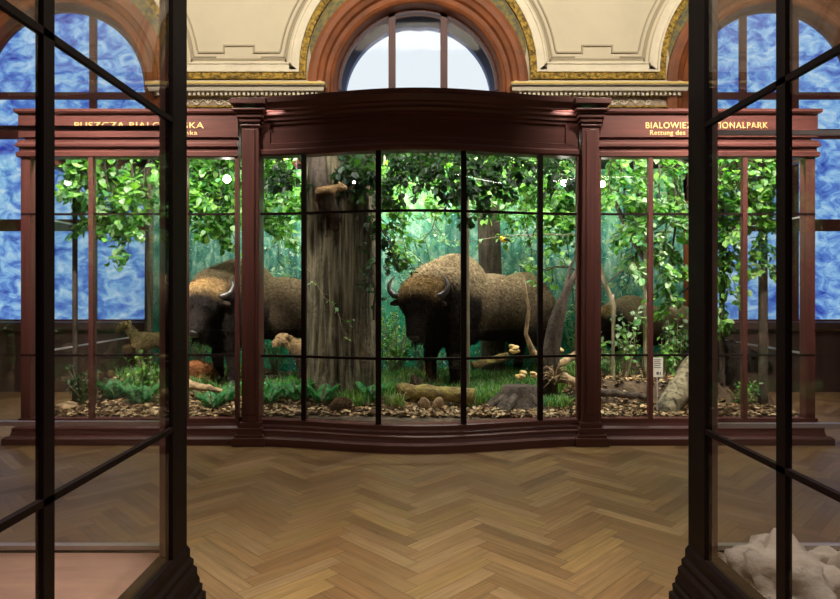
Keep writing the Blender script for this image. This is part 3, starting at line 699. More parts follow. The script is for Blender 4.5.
for i, (a, b_, c_, d_) in enumerate(rr):
    branch(P(a, b_-12, 6.6), P(c_, d_, 6.5), 12, 20, .085, GREEN, LBL_RR[i], 600+i, group='leafy branches above the dark boar', spread=.24)
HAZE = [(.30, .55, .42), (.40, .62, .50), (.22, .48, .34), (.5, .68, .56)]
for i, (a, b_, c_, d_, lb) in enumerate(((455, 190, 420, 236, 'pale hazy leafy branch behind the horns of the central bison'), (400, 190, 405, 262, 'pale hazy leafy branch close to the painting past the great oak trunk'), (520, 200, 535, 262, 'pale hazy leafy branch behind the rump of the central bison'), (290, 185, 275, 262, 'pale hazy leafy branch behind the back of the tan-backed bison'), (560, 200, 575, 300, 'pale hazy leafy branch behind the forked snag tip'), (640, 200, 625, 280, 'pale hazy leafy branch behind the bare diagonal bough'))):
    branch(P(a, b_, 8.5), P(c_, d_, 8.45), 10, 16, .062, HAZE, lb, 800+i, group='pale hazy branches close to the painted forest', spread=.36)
# hanging spray left of the central bison
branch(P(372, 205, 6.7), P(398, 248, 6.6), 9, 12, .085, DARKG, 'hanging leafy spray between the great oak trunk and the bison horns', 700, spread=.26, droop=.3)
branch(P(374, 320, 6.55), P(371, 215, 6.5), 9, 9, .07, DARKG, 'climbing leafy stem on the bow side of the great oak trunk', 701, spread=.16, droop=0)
branch(P(300, 262, 6.45), P(352, 345, 6.4), 5, 3, .05, PALEG, 'thin bare twig with few leaves crossing the great oak trunk', 702, spread=.14, droop=-.05, rad=.006, mat='bark_pale')
branch(P(585, 232, 7.2), P(436, 243, 7.35), 7, 5, .05, PALEG, 'thin horizontal branch on which the yellow bird sits', 703, spread=.16, droop=.0, rad=.009, mat='bark_pale')
branch(P(596, 205, 7.9), P(505, 215, 7.9), 10, 12, .08, GREEN, 'slender leafy bough above the rump of the central bison', 704, spread=.3, droop=.1)
branch(P(575, 270, 7.0), P(528, 262, 7.2), 6, 10, .075, GREEN, 'small leafy twig springing from the forked dead snag', 705, spread=.2)

# ------------------------------------------------------------------ trees
def tree_trunk(x, y, z0, z1, r0, r1, label, mat, seed, flare=.0, name='tree', lean=(0, 0), ridges=0):
    rt = root(name, (x, y, z0), label, 'tree')
    n = 120 if ridges else 14; k = 70 if ridges else 16; v = []; f = []
    for i in range(k+1):
        t = i/k; z = z0-.05+(z1-z0+.05)*t; r = r0+(r1-r0)*t+flare*math.exp(-t*11)
        for j in range(n):
            a = 2*PI*j/n; d = Vector((math.cos(a), math.sin(a), 0))
            rr_ = r*(1+.03*noise.noise(Vector((d.x*2, d.y*2, z*1.5+seed))))
            if flare: rr_ += flare*.8*math.exp(-t*9)*max(0, math.sin(a*5+seed))
            if ridges: rr_ += ridges*(abs(noise.noise(Vector((d.x*14, d.y*14, z*.9+seed))))*2-.5)
            v.append((x+lean[0]*t+d.x*rr_, y+lean[1]*t+d.y*rr_, z))
        if i < k: f += [(i*n+j, i*n+(j+1)%n, (i+1)*n+(j+1)%n, (i+1)*n+j) for j in range(n)]
    f.append(tuple(reversed(range(n)))); f.append(tuple(k*n+j for j in range(n)))
    mb = MB(); mb.v = v; mb.f = f; mb.build('trunk', M[mat], rt, smooth=True); return rt
oak = tree_trunk(-.872, 6.92, g(-.872, 6.92), 3.28, .40, .375, 'massive grooved oak trunk rising through the bow-fronted case', 'bark', 5, flare=.07, name='oak_tree', ridges=.075)
mb = MB(); mb.tube([P(316, 150, 6.50), P(319, 180, 6.46), P(324, 200, 6.44), P(338, 218, 6.44)], [.085, .095, .11, .05], 10, jit=.3, seed=4); mb.build('broken_branch', M['bark_dark'], oak, smooth=True)
mb = MB(); mb.ell(P(333, 222, 6.56), (.10, .05, .12), n=14); mb.build('bark_burl', M['bark_dark'], oak, smooth=True)
tree_trunk(P(467, 0, 7.05).x, 7.05, .28, 3.22, .033, .026, 'slim pale trunk in front of the shoulder of the central bison', 'bark_pale', 8)
tree_trunk(P(648, 0, 7.0).x, 7.0, .5, 3.22, .055, .04, 'pale mossy trunk standing before the half hidden bison', 'bark_pale', 9)
tree_trunk(P(613, 0, 6.85).x, 6.85, .5, 1.45, .022, .014, 'short thin grey sapling stem by the wing edge, before the half hidden bison', 'bark_pale', 10)
tree_trunk(P(763, 0, 6.6).x, 6.6, .26, 3.22, .05, .04, 'dark trunk with hanging leaves against the bright window, beside the boar', 'bark_dark', 11)
tree_trunk(P(722, 0, 6.7).x, 6.7, .36, 3.22, .03, .025, 'slender dark stem against the window, between boar and leaning trunk', 'bark_dark', 12)
tree_trunk(P(93, 0, 6.5).x, 6.5, .25, 3.22, .035, .03, 'slim dark trunk standing in front of the roe deer', 'bark_dark', 13)
tree_trunk(P(75, 0, 6.9).x, 6.9, .25, 3.22, .03, .025, 'thin dark trunk by the glass corner beyond the roe deer', 'bark_dark', 14)
tree_trunk(P(149, 0, 8.5).x, 8.5, .3, 3.22, .06, .05, 'brown trunk behind the roe deer near the painted edge', 'bark', 15)
tree_trunk(P(494, 0, 8.45).x, 8.45, .3, 3.22, .17, .15, 'wide grey trunk behind the back of the central bison', 'bark_dark', 16, lean=(-.1, 0))
# forked dead snag
sn = root('dead_tree', tuple(P(548, 388, 6.85)), 'forked dead snag beside the rump of the central bison', 'tree')
mb = MB(); mb.tube([P(546, 395, 6.85), P(549, 370, 6.85), P(552, 345, 6.85), P(556, 322, 6.85), P(562, 302, 6.85), P(571, 282, 6.82), P(583, 258, 6.8)], [.13, .11, .095, .085, .06, .032, .010], 10, jit=.25, seed=2)
mb.build('trunk', M['bark_dark'], sn, smooth=True)
mb = MB(); mb.tube([P(562, 302, 6.85), P(566, 286, 6.9), P(570, 268, 6.92), P(577, 252, 6.95)], [.035, .026, .018, .006], 7, jit=.2, seed=3); mb.build('limb', M['bark_dark'], sn, smooth=True)
mb = MB(); mb.tube([P(546, 362, 6.82), P(533, 352, 6.8), P(526, 334, 6.8), P(529, 310, 6.8), P(526, 292, 6.8), P(524, 276, 6.8)], [.05, .04, .022, .018, .013, .005], 7, jit=.3, seed=4); mb.build('limb', M['deadwood'], sn, smooth=True)
# bare diagonal boughs in the lettered wing
def bough(pts, rads, label, mat='bark_pale', name='bare_branch', seed=0):
    mb = MB(); mb.tube(pts, rads, 8, jit=.25, seed=seed); o = mb.build(name, M[mat], smooth=True); return tag(o, label, 'branch')
bough([P(612, 195, 7.3), P(622, 218, 7.3), P(634, 242, 7.2), P(646, 262, 7.1), P(650, 300, 7.05)], [.02, .03, .032, .03, .02], 'bare diagonal bough slanting down to the pale mossy trunk', 'bark_dark')
bough([P(598, 262, 7.0), P(606, 285, 7.0), P(614, 305, 6.95), P(614, 330, 6.88)], [.03, .025, .02, .015], 'short bent bough above the thin grey sapling stem')
bough([P(640, 262, 7.1), P(620, 272, 7.1), P(600, 290, 7.1)], [.012, .010, .007], 'thin twig arching over the bent bough near the pilaster')
bough([P(694, 284, 7.2), P(676, 296, 7.2), P(664, 303, 7.2), P(661, 318, 7.2)], [.014, .012, .009, .006], 'thin dark bough reaching in beside the orange-brown corner post', 'bark_dark')

# ------------------------------------------------------------------ animals
def blob(items, vox=.022, it=6):
    mb = MB()
    for e in items:
        if e[0] == 'e': mb.ell(e[1], e[2], e[3] if len(e) > 3 else None, 20, 14)
        else:
            _, p0, r0, p1, r1 = e; p0 = Vector(p0); p1 = Vector(p1); n = max(2, int((p1-p0).length/(min(r0, r1)*.35))+1)
            for i in range(n+1): 
                t = i/n; r = r0+(r1-r0)*t; mb.ell(p0.lerp(p1, t), (r, r, r), None, 14, 10)
    me = bpy.data.meshes.new('t'); me.from_pydata(mb.v, [], mb.f); me.update()
    bm = bmesh.new(); bm.from_mesh(me); bmesh.ops.recalc_face_normals(bm, faces=bm.faces); bm.to_mesh(me); bm.free()
    o = bpy.data.objects.new('t', me); C.objects.link(o)
    r = o.modifiers.new('r', 'REMESH'); r.mode = 'VOXEL'; r.voxel_size = vox
    s_ = o.modifiers.new('s', 'SMOOTH'); s_.iterations = it; s_.factor = .5
    bpy.context.view_layer.update(); dg = bpy.context.evaluated_depsgraph_get()
    out = bpy.data.meshes.new_from_object(o.evaluated_get(dg)); bpy.data.objects.remove(o)
    return out
def fur_strands(me, colf, lenf, dens, seed, parent, wid=.0028, name='coat'):
    r = random.Random(seed); V = []; F = []; Cc = []
    for p in me.polygons:
        c = p.center; n = p.normal; l = lenf(c)
        if l <= 0: continue
        k = dens*p.area; k = int(k)+(r.random() < k-int(k))
        vs_ = [me.vertices[i].co for i in p.vertices]
        for _ in range(k):
            ws = [r.random() for _ in vs_]; s_ = sum(ws); q = sum((v*w_ for v, w_ in zip(vs_, ws)), Vector())/s_
            d = (n*.55+Vector((-.5, 0, -.75))+rv(r, .4)).normalized(); ll_ = l*(.5+r.random()); sd = d.cross(rv(r)).normalized()*wid
            b0 = len(V); V += [tuple(q-sd), tuple(q+sd), tuple(q+d*ll_*.6+sd*.7+n*l*.12), tuple(q+d*ll_*.6-sd*.7+n*l*.12), tuple(q+d*ll_+Vector((0, 0, -ll_*.3)))]
            F += [(b0, b0+1, b0+2, b0+3), (b0+3, b0+2, b0+4)]
            cc = Vector(colf(q))*(.7+.65*r.random()); Cc += [tuple(cc)]*5
    m2 = bpy.data.meshes.new(name); m2.from_pydata(V, [], F); m2.materials.append(M['fur']); setcol(m2, Cc)
    o = bpy.data.objects.new(name, m2); C.objects.link(o); o.parent = parent; o['kind'] = 'stuff'; return o
def mixc(a, b_, t): t = max(0, min(1, t)); return tuple(x*(1-t)+y*t for x, y in zip(a, b_))
def bison(loc, rz, sc, label, hyaw, hpitch, poll, seed, dark=1.0, hs=1.18, dens=48000, fr=1):
    rt = root('bison', loc, label, 'bison', rz=rz, sc=sc)
    H = Matrix.Translation(poll) @ Euler((0, 0, hyaw)).to_matrix().to_4x4() @ Euler((0, hpitch, 0)).to_matrix().to_4x4() @ Matrix.Scale(hs, 4)
    H3 = H.to_3x3()
    hp = lambda *a: H@Vector(a)
    def he(c, r_): return ('e', hp(*c), r_, H3)
    poll = Vector(poll)
    it = [('e', (.34, 0, 1.22), (.50, .27, .46)), ('e', (.30, 0, 1.02), (.58, .35, .44)), ('e', (-.25, 0, 1.02), (.65, .355, .42)), ('e', (-.80, 0, 1.07), (.44, .32, .40)),
          ('e', (.66, 0, 1.02), (.34, .28, .44)), ('e', (-1.0, 0, 1.0), (.26, .26, .34)), ('e', (.74, .03, .86), (.23, .19, .27)),
          ('c', (.62, 0, 1.22), .36, tuple(poll+H3@Vector((-.02, 0, -.04))), .24)]
    for s_ in (-1, 1):
        y = .19*s_; fo = -.05*s_
        it += [('c', (.52, y, 1.0), .20, (.50, y, .66), .145), ('c', (.50, y, .66), .13, (.54+fo, y, .40), .082), ('c', (.54+fo, y, .40), .078, (.52+fo, y, .12), .058), ('e', (.535+fo, y, .07), (.085, .07, .08))]
        fo = -.08*s_
        it += [('c', (-.90, y, 1.0), .25, (-.78, y*1.1, .70), .17), ('c', (-.78, y*1.1, .70), .15, (-1.02+fo, y, .46), .078), ('c', (-1.02+fo, y, .46), .072, (-.97+fo, y, .12), .056), ('e', (-.95+fo, y, .07), (.085, .068, .08))]
    it += [he((.05, 0, .0), (.19, .165, .15)), he((-.02, 0, .03), (.16, .20, .16)), ('c', hp(.08, 0, -.02), .155*hs, hp(.34, 0, -.05), .105*hs), he((.42, 0, -.06), (.085, .098, .085)), he((.30, 0, -.12), (.16, .075, .07)),
           he((.06, .14, -.03), (.05, .05, .05)), he((.06, -.14, -.03), (.05, .05, .05))]
    me = blob(it, .022, 5)
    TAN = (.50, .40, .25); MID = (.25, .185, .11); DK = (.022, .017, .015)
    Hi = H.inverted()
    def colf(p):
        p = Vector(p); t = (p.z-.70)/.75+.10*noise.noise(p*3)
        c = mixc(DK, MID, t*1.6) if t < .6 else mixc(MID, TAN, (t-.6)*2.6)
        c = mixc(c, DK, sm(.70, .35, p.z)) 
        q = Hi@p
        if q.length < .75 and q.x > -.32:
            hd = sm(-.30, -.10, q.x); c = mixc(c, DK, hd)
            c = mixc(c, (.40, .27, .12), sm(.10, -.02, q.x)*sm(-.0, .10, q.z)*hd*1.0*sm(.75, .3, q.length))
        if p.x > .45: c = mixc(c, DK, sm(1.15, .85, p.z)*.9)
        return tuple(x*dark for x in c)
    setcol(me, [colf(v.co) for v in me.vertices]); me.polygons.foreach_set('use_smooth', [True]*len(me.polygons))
    me.materials.clear(); me.materials.append(M['fur'])
    ob = bpy.data.objects.new('body', me); C.objects.link(ob); ob.parent = rt
    def lenf(p):
        q = Hi@Vector(p)
        if q.x > .18 and q.length < .7: return .012
        if q.length < .26: return .05 if q.z > 0 else .03
        if p.z < .55: return .014
        if p.x > .1: return .06 if p.z < 1.0 else .045
        return .03
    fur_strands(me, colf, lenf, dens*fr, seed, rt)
    for s_ in (-1, 1):
        mb = MB(); cv = [(.0, .15, .03), (-.01, .22, .0), (-.01, .29, -.0), (-.03, .345, .05), (-.09, .36, .13), (-.14, .33, .20), (-.17, .29, .245)]
        # horns sweep out and then up in the head frame: back of head frame is up in the world
        cv = [(.02, .15, .05), (.02, .21, .04), (.01, .265, .04), (-.04, .315, .05), (-.11, .33, .07), (-.17, .305, .09), (-.215, .265, .10)]
        mb.tube([hp(x, y*s_, z) for x, y, z in cv], [k*hs for k in (.042, .040, .036, .031, .023, .014, .004)], 10); mb.build('horn', M['horn'], rt, smooth=True, local=True)
        mb = MB(); mb.ell(hp(.17, .142*s_, .035), (.020*hs,)*3, n=10, m=7); mb.build('eye', M['eye'], rt, smooth=True, local=True)
        mb = MB(); mb.ell(hp(.05, .225*s_, -.035), (.035, .10, .045), H3@Euler((0, 0, -.3*s_)).to_matrix(), 10, 8)
        e_ = mb.build('ear', M['fur'], rt, smooth=True, local=True); setcol(e_.data, [(.05*dark, .035*dark, .025*dark)]*len(e_.data.vertices))
        for xx in (.54-.05*s_, -.95-.08*s_):
            mb = MB(); y = .19*s_; mb.tube([(xx, y, .0), (xx, y, .03), (xx-.005, y, .085)], [.092, .088, .07], 12); mb.build('hoof', M['hoof'], rt, smooth=True, local=True)
    mb = MB(); mb.ell(hp(.485, 0, -.055), (.035, .066, .05), H3, 12, 8); mb.ell(hp(.50, .035, -.03), (.016, .016, .014), H3, 8, 6); mb.ell(hp(.50, -.035, -.03), (.016, .016, .014), H3, 8, 6)
    mb.build('muzzle', M['muzzle'], rt, smooth=True, local=True)
    mb = MB(); mb.ell(hp(.478, 0, -.10), (.02, .05, .016), H3, 10, 6); mb.build('lip', M['muzzle_pale'], rt, smooth=True, local=True)
    # beard
    r = random.Random(seed); mb = MB()
    for i in range(160):
        a = hp(.16+.24*r.random(), r.uniform(-.07, .07), -.16); l = .10+.10*r.random()
        mb.tube([a, a+Vector((r.uniform(-.02, .02), r.uniform(-.02, .02), -l*.6)), a+Vector((r.uniform(-.04, .04), r.uniform(-.03, .03), -l))], [.010, .007, .001], 3, cap=False)
    o = mb.build('beard', M['fur'], rt, local=True); setcol(o.data, [(.03*dark, .022*dark, .018*dark)]*len(o.data.vertices)); o['kind'] = 'stuff'
    mb = MB(); mb.tube([(-1.20, 0, 1.12), (-1.30, .02, 1.0), (-1.32, .03, .8), (-1.31, .03, .6), (-1.31, .03, .42)], [.035, .026, .022, .04, .008], 8)
    o = mb.build('tail', M['fur'], rt, smooth=True, local=True); setcol(o.data, [(.06, .045, .03)]*len(o.data.vertices))
    return rt
R_ = math.radians
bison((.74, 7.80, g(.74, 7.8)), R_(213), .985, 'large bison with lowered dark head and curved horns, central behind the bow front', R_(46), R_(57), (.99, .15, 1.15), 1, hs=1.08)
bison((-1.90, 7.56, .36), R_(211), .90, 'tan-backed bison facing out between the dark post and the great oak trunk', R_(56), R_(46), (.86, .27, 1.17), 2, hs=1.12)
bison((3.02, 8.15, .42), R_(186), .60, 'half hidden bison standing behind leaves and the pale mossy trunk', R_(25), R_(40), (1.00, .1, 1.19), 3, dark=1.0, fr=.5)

def beast(loc, rz, sc, label, name, cat, P_):
    """generic small quadruped; P_: body list, head spec etc."""
    rt = root(name, loc, label, cat, rz=rz, sc=sc)
    me = blob(P_['items'], P_.get('vox', .014), 4); setcol(me, [P_['col'](v.co) for v in me.vertices]); me.polygons.foreach_set('use_smooth', [True]*len(me.polygons))
    me.materials.clear(); me.materials.append(M['fur']); ob = bpy.data.objects.new('body', me); C.objects.link(ob); ob.parent = rt
    if P_.get('len'): fur_strands(me, P_['col'], lambda p: P_['len'], P_.get('dens', 22000), 5, rt, wid=P_.get('wid', .004))
    for nm, c, r_, mt in P_['extras']:
        mb = MB(); mb.ell(c, r_, None, 10, 7); o = mb.build(nm, M[mt], rt, smooth=True, local=True)
        if mt == 'fur': setcol(o.data, [P_['col'](Vector(c))]*len(o.data.vertices))
    return rt
def std_quad(L, hgt, bw, bd, headz, headx, headr, hl, legr, tuck=0):
    """body length L, back height hgt, half width bw, half depth bd; facing +X"""
    zc_ = hgt-bd; h = L/2
    it = [('e', (h*.45, 0, zc_), (h*.62, bw, bd)), ('e', (-h*.35, 0, zc_+.01), (h*.68, bw*.95, bd*.9)), ('c', (h*.75, 0, zc_+bd*.2), bd*.62, (headx-.03, 0, headz), headr*.85),
          ('e', (headx, 0, headz), (headr*1.25, headr, headr)), ('c', (headx, 0, headz), headr*.85, (headx+hl, 0, headz-hl*.55), headr*.48)]
    for s_ in (-1, 1):
        y = bw*.55*s_
        it += [('c', (h*.6, y, zc_), bd*.5, (h*.62, y, zc_*.5), legr*1.1), ('c', (h*.62, y, zc_*.5), legr*1.05, (h*.6, y, .03), legr*.8),
               ('c', (-h*.7, y, zc_), bd*.6, (-h*.6, y, zc_*.62), legr*1.6), ('c', (-h*.6, y, zc_*.62), legr*1.4, (-h*.85, y, zc_*.42), legr), ('c', (-h*.85, y, zc_*.42), legr, (-h*.8, y, .03), legr*.8)]
    ex = [('eye', (headx+headr*.6, s_*headr*.75, headz+headr*.25), (.012,)*3, 'eye') for s_ in (-1, 1)]
    ex += [('ear', (headx-headr*.7, s_*headr*1.25, headz+headr*.55), (.025, headr*.75, .035), 'fur') for s_ in (-1, 1)]
    ex += [('nose', (headx+hl+headr*.40, 0, headz-hl*.55), (headr*.18, headr*.30, headr*.25), 'muzzle')]
    ex += [('hoof', (xx, bw*.55*s_, .02), (legr*1.15, legr*1.0, .03), 'hoof') for s_ in (-1, 1) for xx in (h*.6, -h*.8)]
    ex += [('tail', (-h*1.02, 0, zc_), (.02, .02, .09), 'fur')]
    return it, ex
it, ex = std_quad(.62, .62, .12, .15, .62, .43, .075, .10, .032)
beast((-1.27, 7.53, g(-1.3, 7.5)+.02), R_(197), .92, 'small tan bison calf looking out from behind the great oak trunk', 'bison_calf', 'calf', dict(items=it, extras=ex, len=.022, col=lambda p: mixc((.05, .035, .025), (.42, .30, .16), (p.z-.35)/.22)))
it, ex = std_quad(.52, .60, .10, .115, .68, .36, .06, .08, .022)
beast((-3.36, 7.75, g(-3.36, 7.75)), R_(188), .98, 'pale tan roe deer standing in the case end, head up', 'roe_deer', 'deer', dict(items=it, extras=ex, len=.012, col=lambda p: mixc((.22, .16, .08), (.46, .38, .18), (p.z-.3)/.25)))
it, ex = std_quad(.62, .58, .14, .17, .36, .42, .095, .14, .035)
beast((3.42, 6.95, g(3.42, 6.95)-.03), R_(-8), .95, 'dark boar with lowered snout standing in the case end', 'wild_boar', 'boar', dict(items=it, extras=ex, len=.05, col=lambda p: (.03, .024, .02)))
# lying red-brown young animal
it = [('e', (-.02, 0, .15), (.24, .14, .14)), ('e', (-.14, 0, .13), (.15, .14, .12)), ('c', (.14, 0, .17), .095, (.22, -.02, .14), .07), ('c', (.22, -.02, .14), .068, (.31, -.04, .08), .042), ('c', (.08, -.12, .06), .04, (.24, -.12, .035), .028), ('c', (-.16, -.12, .08), .05, (-.02, -.15, .04), .028)]
ex = [('eye', (.245, -.075, .165), (.010,)*3, 'eye'), ('ear', (.17, -.07, .225), (.03, .02, .045), 'fur'), ('ear', (.17, .05, .225), (.03, .02, .045), 'fur'), ('muzzle', (.335, -.045, .065), (.035, .03, .028), 'muzzle_pale')]
beast(tuple(Vector((-2.68, 7.42, g(-2.68, 7.42)+.02))), R_(-8), .85, 'red-brown young animal with pale muzzle lying by the hooves of the tan-backed bison', 'resting_fawn', 'fawn', dict(items=it, extras=ex, len=.02, col=lambda p: (.30, .13, .05)))
# hedgehog
it = [('e', (0, 0, .065), (.10, .075, .065)), ('c', (.07, 0, .05), .035, (.125, 0, .035), .014)]+[('e', (x, y, .012), (.018, .014, .014)) for x in (-.05, .05) for y in (-.04, .04)]
hp_ = P(341, 408, 6.22)
beast((hp_.x, 6.22, g(hp_.x, 6.22)), R_(190), .95, 'small round brown hedgehog on the leaf litter before the great oak trunk', 'hedgehog', 'hedgehog', dict(items=it, vox=.008, extras=[('nose', (.137, 0, .035), (.008,)*3, 'muzzle'), ('eye', (.09, .022, .06), (.006,)*3, 'eye'), ('eye', (.09, -.022, .06), (.006,)*3, 'eye')], len=.022, dens=120000, wid=.002, col=lambda p: (.16, .10, .055)))
# marten on the broken branch
it = [('c', (-.14, 0, .02), .055, (.06, 0, .05), .05), ('c', (.06, 0, .05), .048, (.13, 0, .075), .040), ('c', (.13, 0, .075), .040, (.19, 0, .06), .020), ('c', (-.14, 0, .02), .045, (-.20, .0, -.10), .03), ('c', (.05, -.03, .02), .022, (.08, -.045, -.05), .016), ('c', (-.2, 0, -.1), .028, (-.17, -.01, -.24), .022)]
ex = [('ear', (.115, .028, .112), (.012, .010, .018), 'fur'), ('ear', (.115, -.028, .112), (.012, .010, .018), 'fur'), ('nose', (.208, 0, .058), (.008,)*3, 'muzzle'), ('eye', (.155, -.03, .085), (.007,)*3, 'eye'), ('eye', (.155, .03, .085), (.007,)*3, 'eye')]
mp_ = P(331, 193, 6.33)
beast(tuple(mp_), R_(-12), .85, 'light brown marten crouching on the broken branch high on the great oak trunk', 'marten', 'marten', dict(items=it, vox=.009, extras=ex, len=.012, dens=60000, wid=.002, col=lambda p: mixc((.12, .075, .04), (.50, .34, .17), (p.z+.02)/.07)))
# yellow bird
bp0 = P(504, 243, 7.27); rt = root('songbird', tuple(bp0), 'tiny yellow songbird perched above the back of the central bison', 'bird', rz=R_(200))
me = blob([('e', (0, 0, .035), (.048, .028, .032)), ('e', (.035, 0, .062), (.022, .020, .020))], .005, 3); me.materials.clear(); me.materials.append(M['yellow_plumage']); me.polygons.foreach_set('use_smooth', [True]*len(me.polygons))
o = bpy.data.objects.new('body', me); C.objects.link(o); o.parent = rt
for s_ in (-1, 1):
    MB().ell((-.015, s_*.024, .04), (.04, .007, .018), n=10, m=6).build('wing', M['dark_plumage'], rt, smooth=True, local=True)
    MB().tube([(0, s_*.01, .01), (.003, s_*.01, -.012)], .002, 4).build('foot', M['dark_plumage'], rt, local=True)
    MB().ell((.048, s_*.014, .067), (.003,)*3, n=6, m=4).build('eye', M['eye'], rt, local=True)
MB().tube([(-.04, 0, .035), (-.075, 0, .025), (-.095, 0, .02)], [.010, .010, .006], 6).build('tail', M['dark_plumage'], rt, local=True)
MB().tube([(.052, 0, .062), (.068, 0, .060)], [.005, .001], 6).build('beak', M['dark_plumage'], rt, local=True)

# ------------------------------------------------------------------ forest floor things
def log_(p0, p1, r0, r1, mat, label, seed, name='fallen_log', cat='log'):
    p0 = Vector(p0); p1 = Vector(p1); n = 14; mb = MB(); r = random.Random(seed)
    pts = [p0.lerp(p1, i/n)+Vector((0, 0, .02*noise.noise(Vector((i*.5, seed, 0))))) for i in range(n+1)]
    mb.tube(pts, [(r0+(r1-r0)*i/n)*(1+.10*noise.noise(Vector((i*.9, seed, 5)))) for i in range(n+1)], 16, jit=.14, seed=seed)
    o = mb.build(name, M[mat], smooth=True); return tag(o, label, cat)
log_(P(398, 391, 6.75), P(474, 396, 6.55), .085, .085, 'moss', 'moss-covered log lying before the hooves of the central bison', 1)
mb = MB()
for px, py, a in ((425, 404, -.5), (438, 404, .4)): mb.ell(P(px, py, 6.38), (.055, .02, .075), Euler((0, a, 0)).to_matrix(), 10, 8)
tag(mb.build('bracket_fungus', M['deadwood'], smooth=True), 'pair of pale brackets standing against the moss-covered log', 'fungus')
log_(P(590, 347, 7.3), P(556, 366, 6.95), .055, .04, 'deadwood', 'light tan dead limb slanting behind the root tangle', 2, 'fallen_branch', 'branch')
log_(P(563, 376, 6.65), P(598, 394, 6.45), .04, .06, 'deadwood', 'tan broken limb lying in front of the root tangle by the pilaster', 3, 'fallen_branch', 'branch')
log_(P(696, 364, 6.8), P(664, 414, 6.3), .13, .11, 'bark', 'thick leaning bark-covered trunk lying by the white card', 4)
log_(P(186, 384, 6.7), P(222, 391, 6.5), .05, .025, 'deadwood', 'reddish bare limb lying below the tan-backed bison', 5, 'fallen_branch', 'branch')
log_(P(600, 392, 6.50), P(648, 397, 6.45), .045, .03, 'bark_dark', 'dark limb lying in the hollow below the ledge of the lettered wing', 6, 'fallen_branch', 'branch')
log_(P(508, 356, 7.6), P(472, 366, 7.5), .05, .05, 'moss', 'pale grassy log behind the tree stump, under the bison belly', 7)
# stump with slanted dark face
st = root('tree_stump', tuple(P(522, 404, 6.55)), 'broad dark stump at the foot of the forked dead snag', 'stump')
mb = MB(); n = 28; c = P(520, 404, 6.6); v = []
for i, (z, r_) in enumerate(((-.06, .36), (.02, .31), (.08, .24), (.14, .20), (.20, .18), (.21, .10), (.19, .0))):
    for j in range(n):
        a = 2*PI*j/n; rr_ = r_*(1+.18*max(0, math.sin(a*5))*(1 if i < 3 else .3)+.06*noise.noise(Vector((math.cos(a)*3, math.sin(a)*3, i))))
        v.append((c.x+rr_*math.cos(a), c.y+rr_*.8*math.sin(a), g(c.x, c.y)+z))
mb.v = v; mb.f = [(i*n+j, i*n+(j+1)%n, (i+1)*n+(j+1)%n, (i+1)*n+j) for i in range(6) for j in range(n)]; mb.build('stump_body', M['bark_dark'], st, smooth=True)
mb = MB()
for a, l in ((3.5, .3), (4.2, .34), (5.3, .3)):
    d = Vector((math.cos(a), math.sin(a), 0)); mb.tube([c+d*.15+Z*.10, c+d*.28+Z*.03, c+d*(.28+l*.6)+Z*(-.06)], [.05, .035, .012], 7, jit=.2)
mb.build('root', M['bark_dark'], st, smooth=True)
def fung(px, py, Y, r_, label):
    mb = MB(); p = P(px, py, Y); r = random.Random(px)
    for i in range(4): mb.ell(p+Vector((r.uniform(-.5, .5)*r_, r.uniform(-.3, .1)*r_, r.uniform(-.6, .6)*r_)), (r_*.75, r_*.6, r_*.42), Euler((r.uniform(-.4, .4), r.uniform(-.3, .3), 0)).to_matrix(), 12, 8)
    tag(mb.build('yellow_fungus', M['fungus'], smooth=True), label, 'fungus')
fung(515, 350, 6.75, .065, 'tall yellow fungus clump growing beside the pale dead limb')
fung(521, 375, 6.48, .055, 'yellow fungus on top of the dark stump')
fung(534, 374, 6.50, .050, 'yellow fungus where stump and forked snag meet')
fung(558, 352, 6.95, .055, 'yellow fungus behind the snag beside the slanting tan limb')
# root tangle
r = random.Random(9); mb = MB(); c = P(556, 377, 6.68)
for i in range(26):
    a = r.uniform(0, 2*PI); b0 = r.uniform(-.5, 1.2); d = Vector((math.cos(a)*math.cos(b0), math.sin(a)*math.cos(b0)*.6, math.sin(b0)))
    mb.tube([c+rv(r, .02)+Vector((0, 0, -.04)), c+d*.08+rv(r, .03), c+d*.14+rv(r, .05), c+d*.17+rv(r, .06)+Vector((0, 0, -.05))], [.022, .014, .009, .003], 5)
tag(mb.build('root_tangle', M['deadwood'], smooth=True), 'twisted knot of dead roots between the forked snag and the pilaster', 'roots')
STUB = P(416, 372, 7.0)
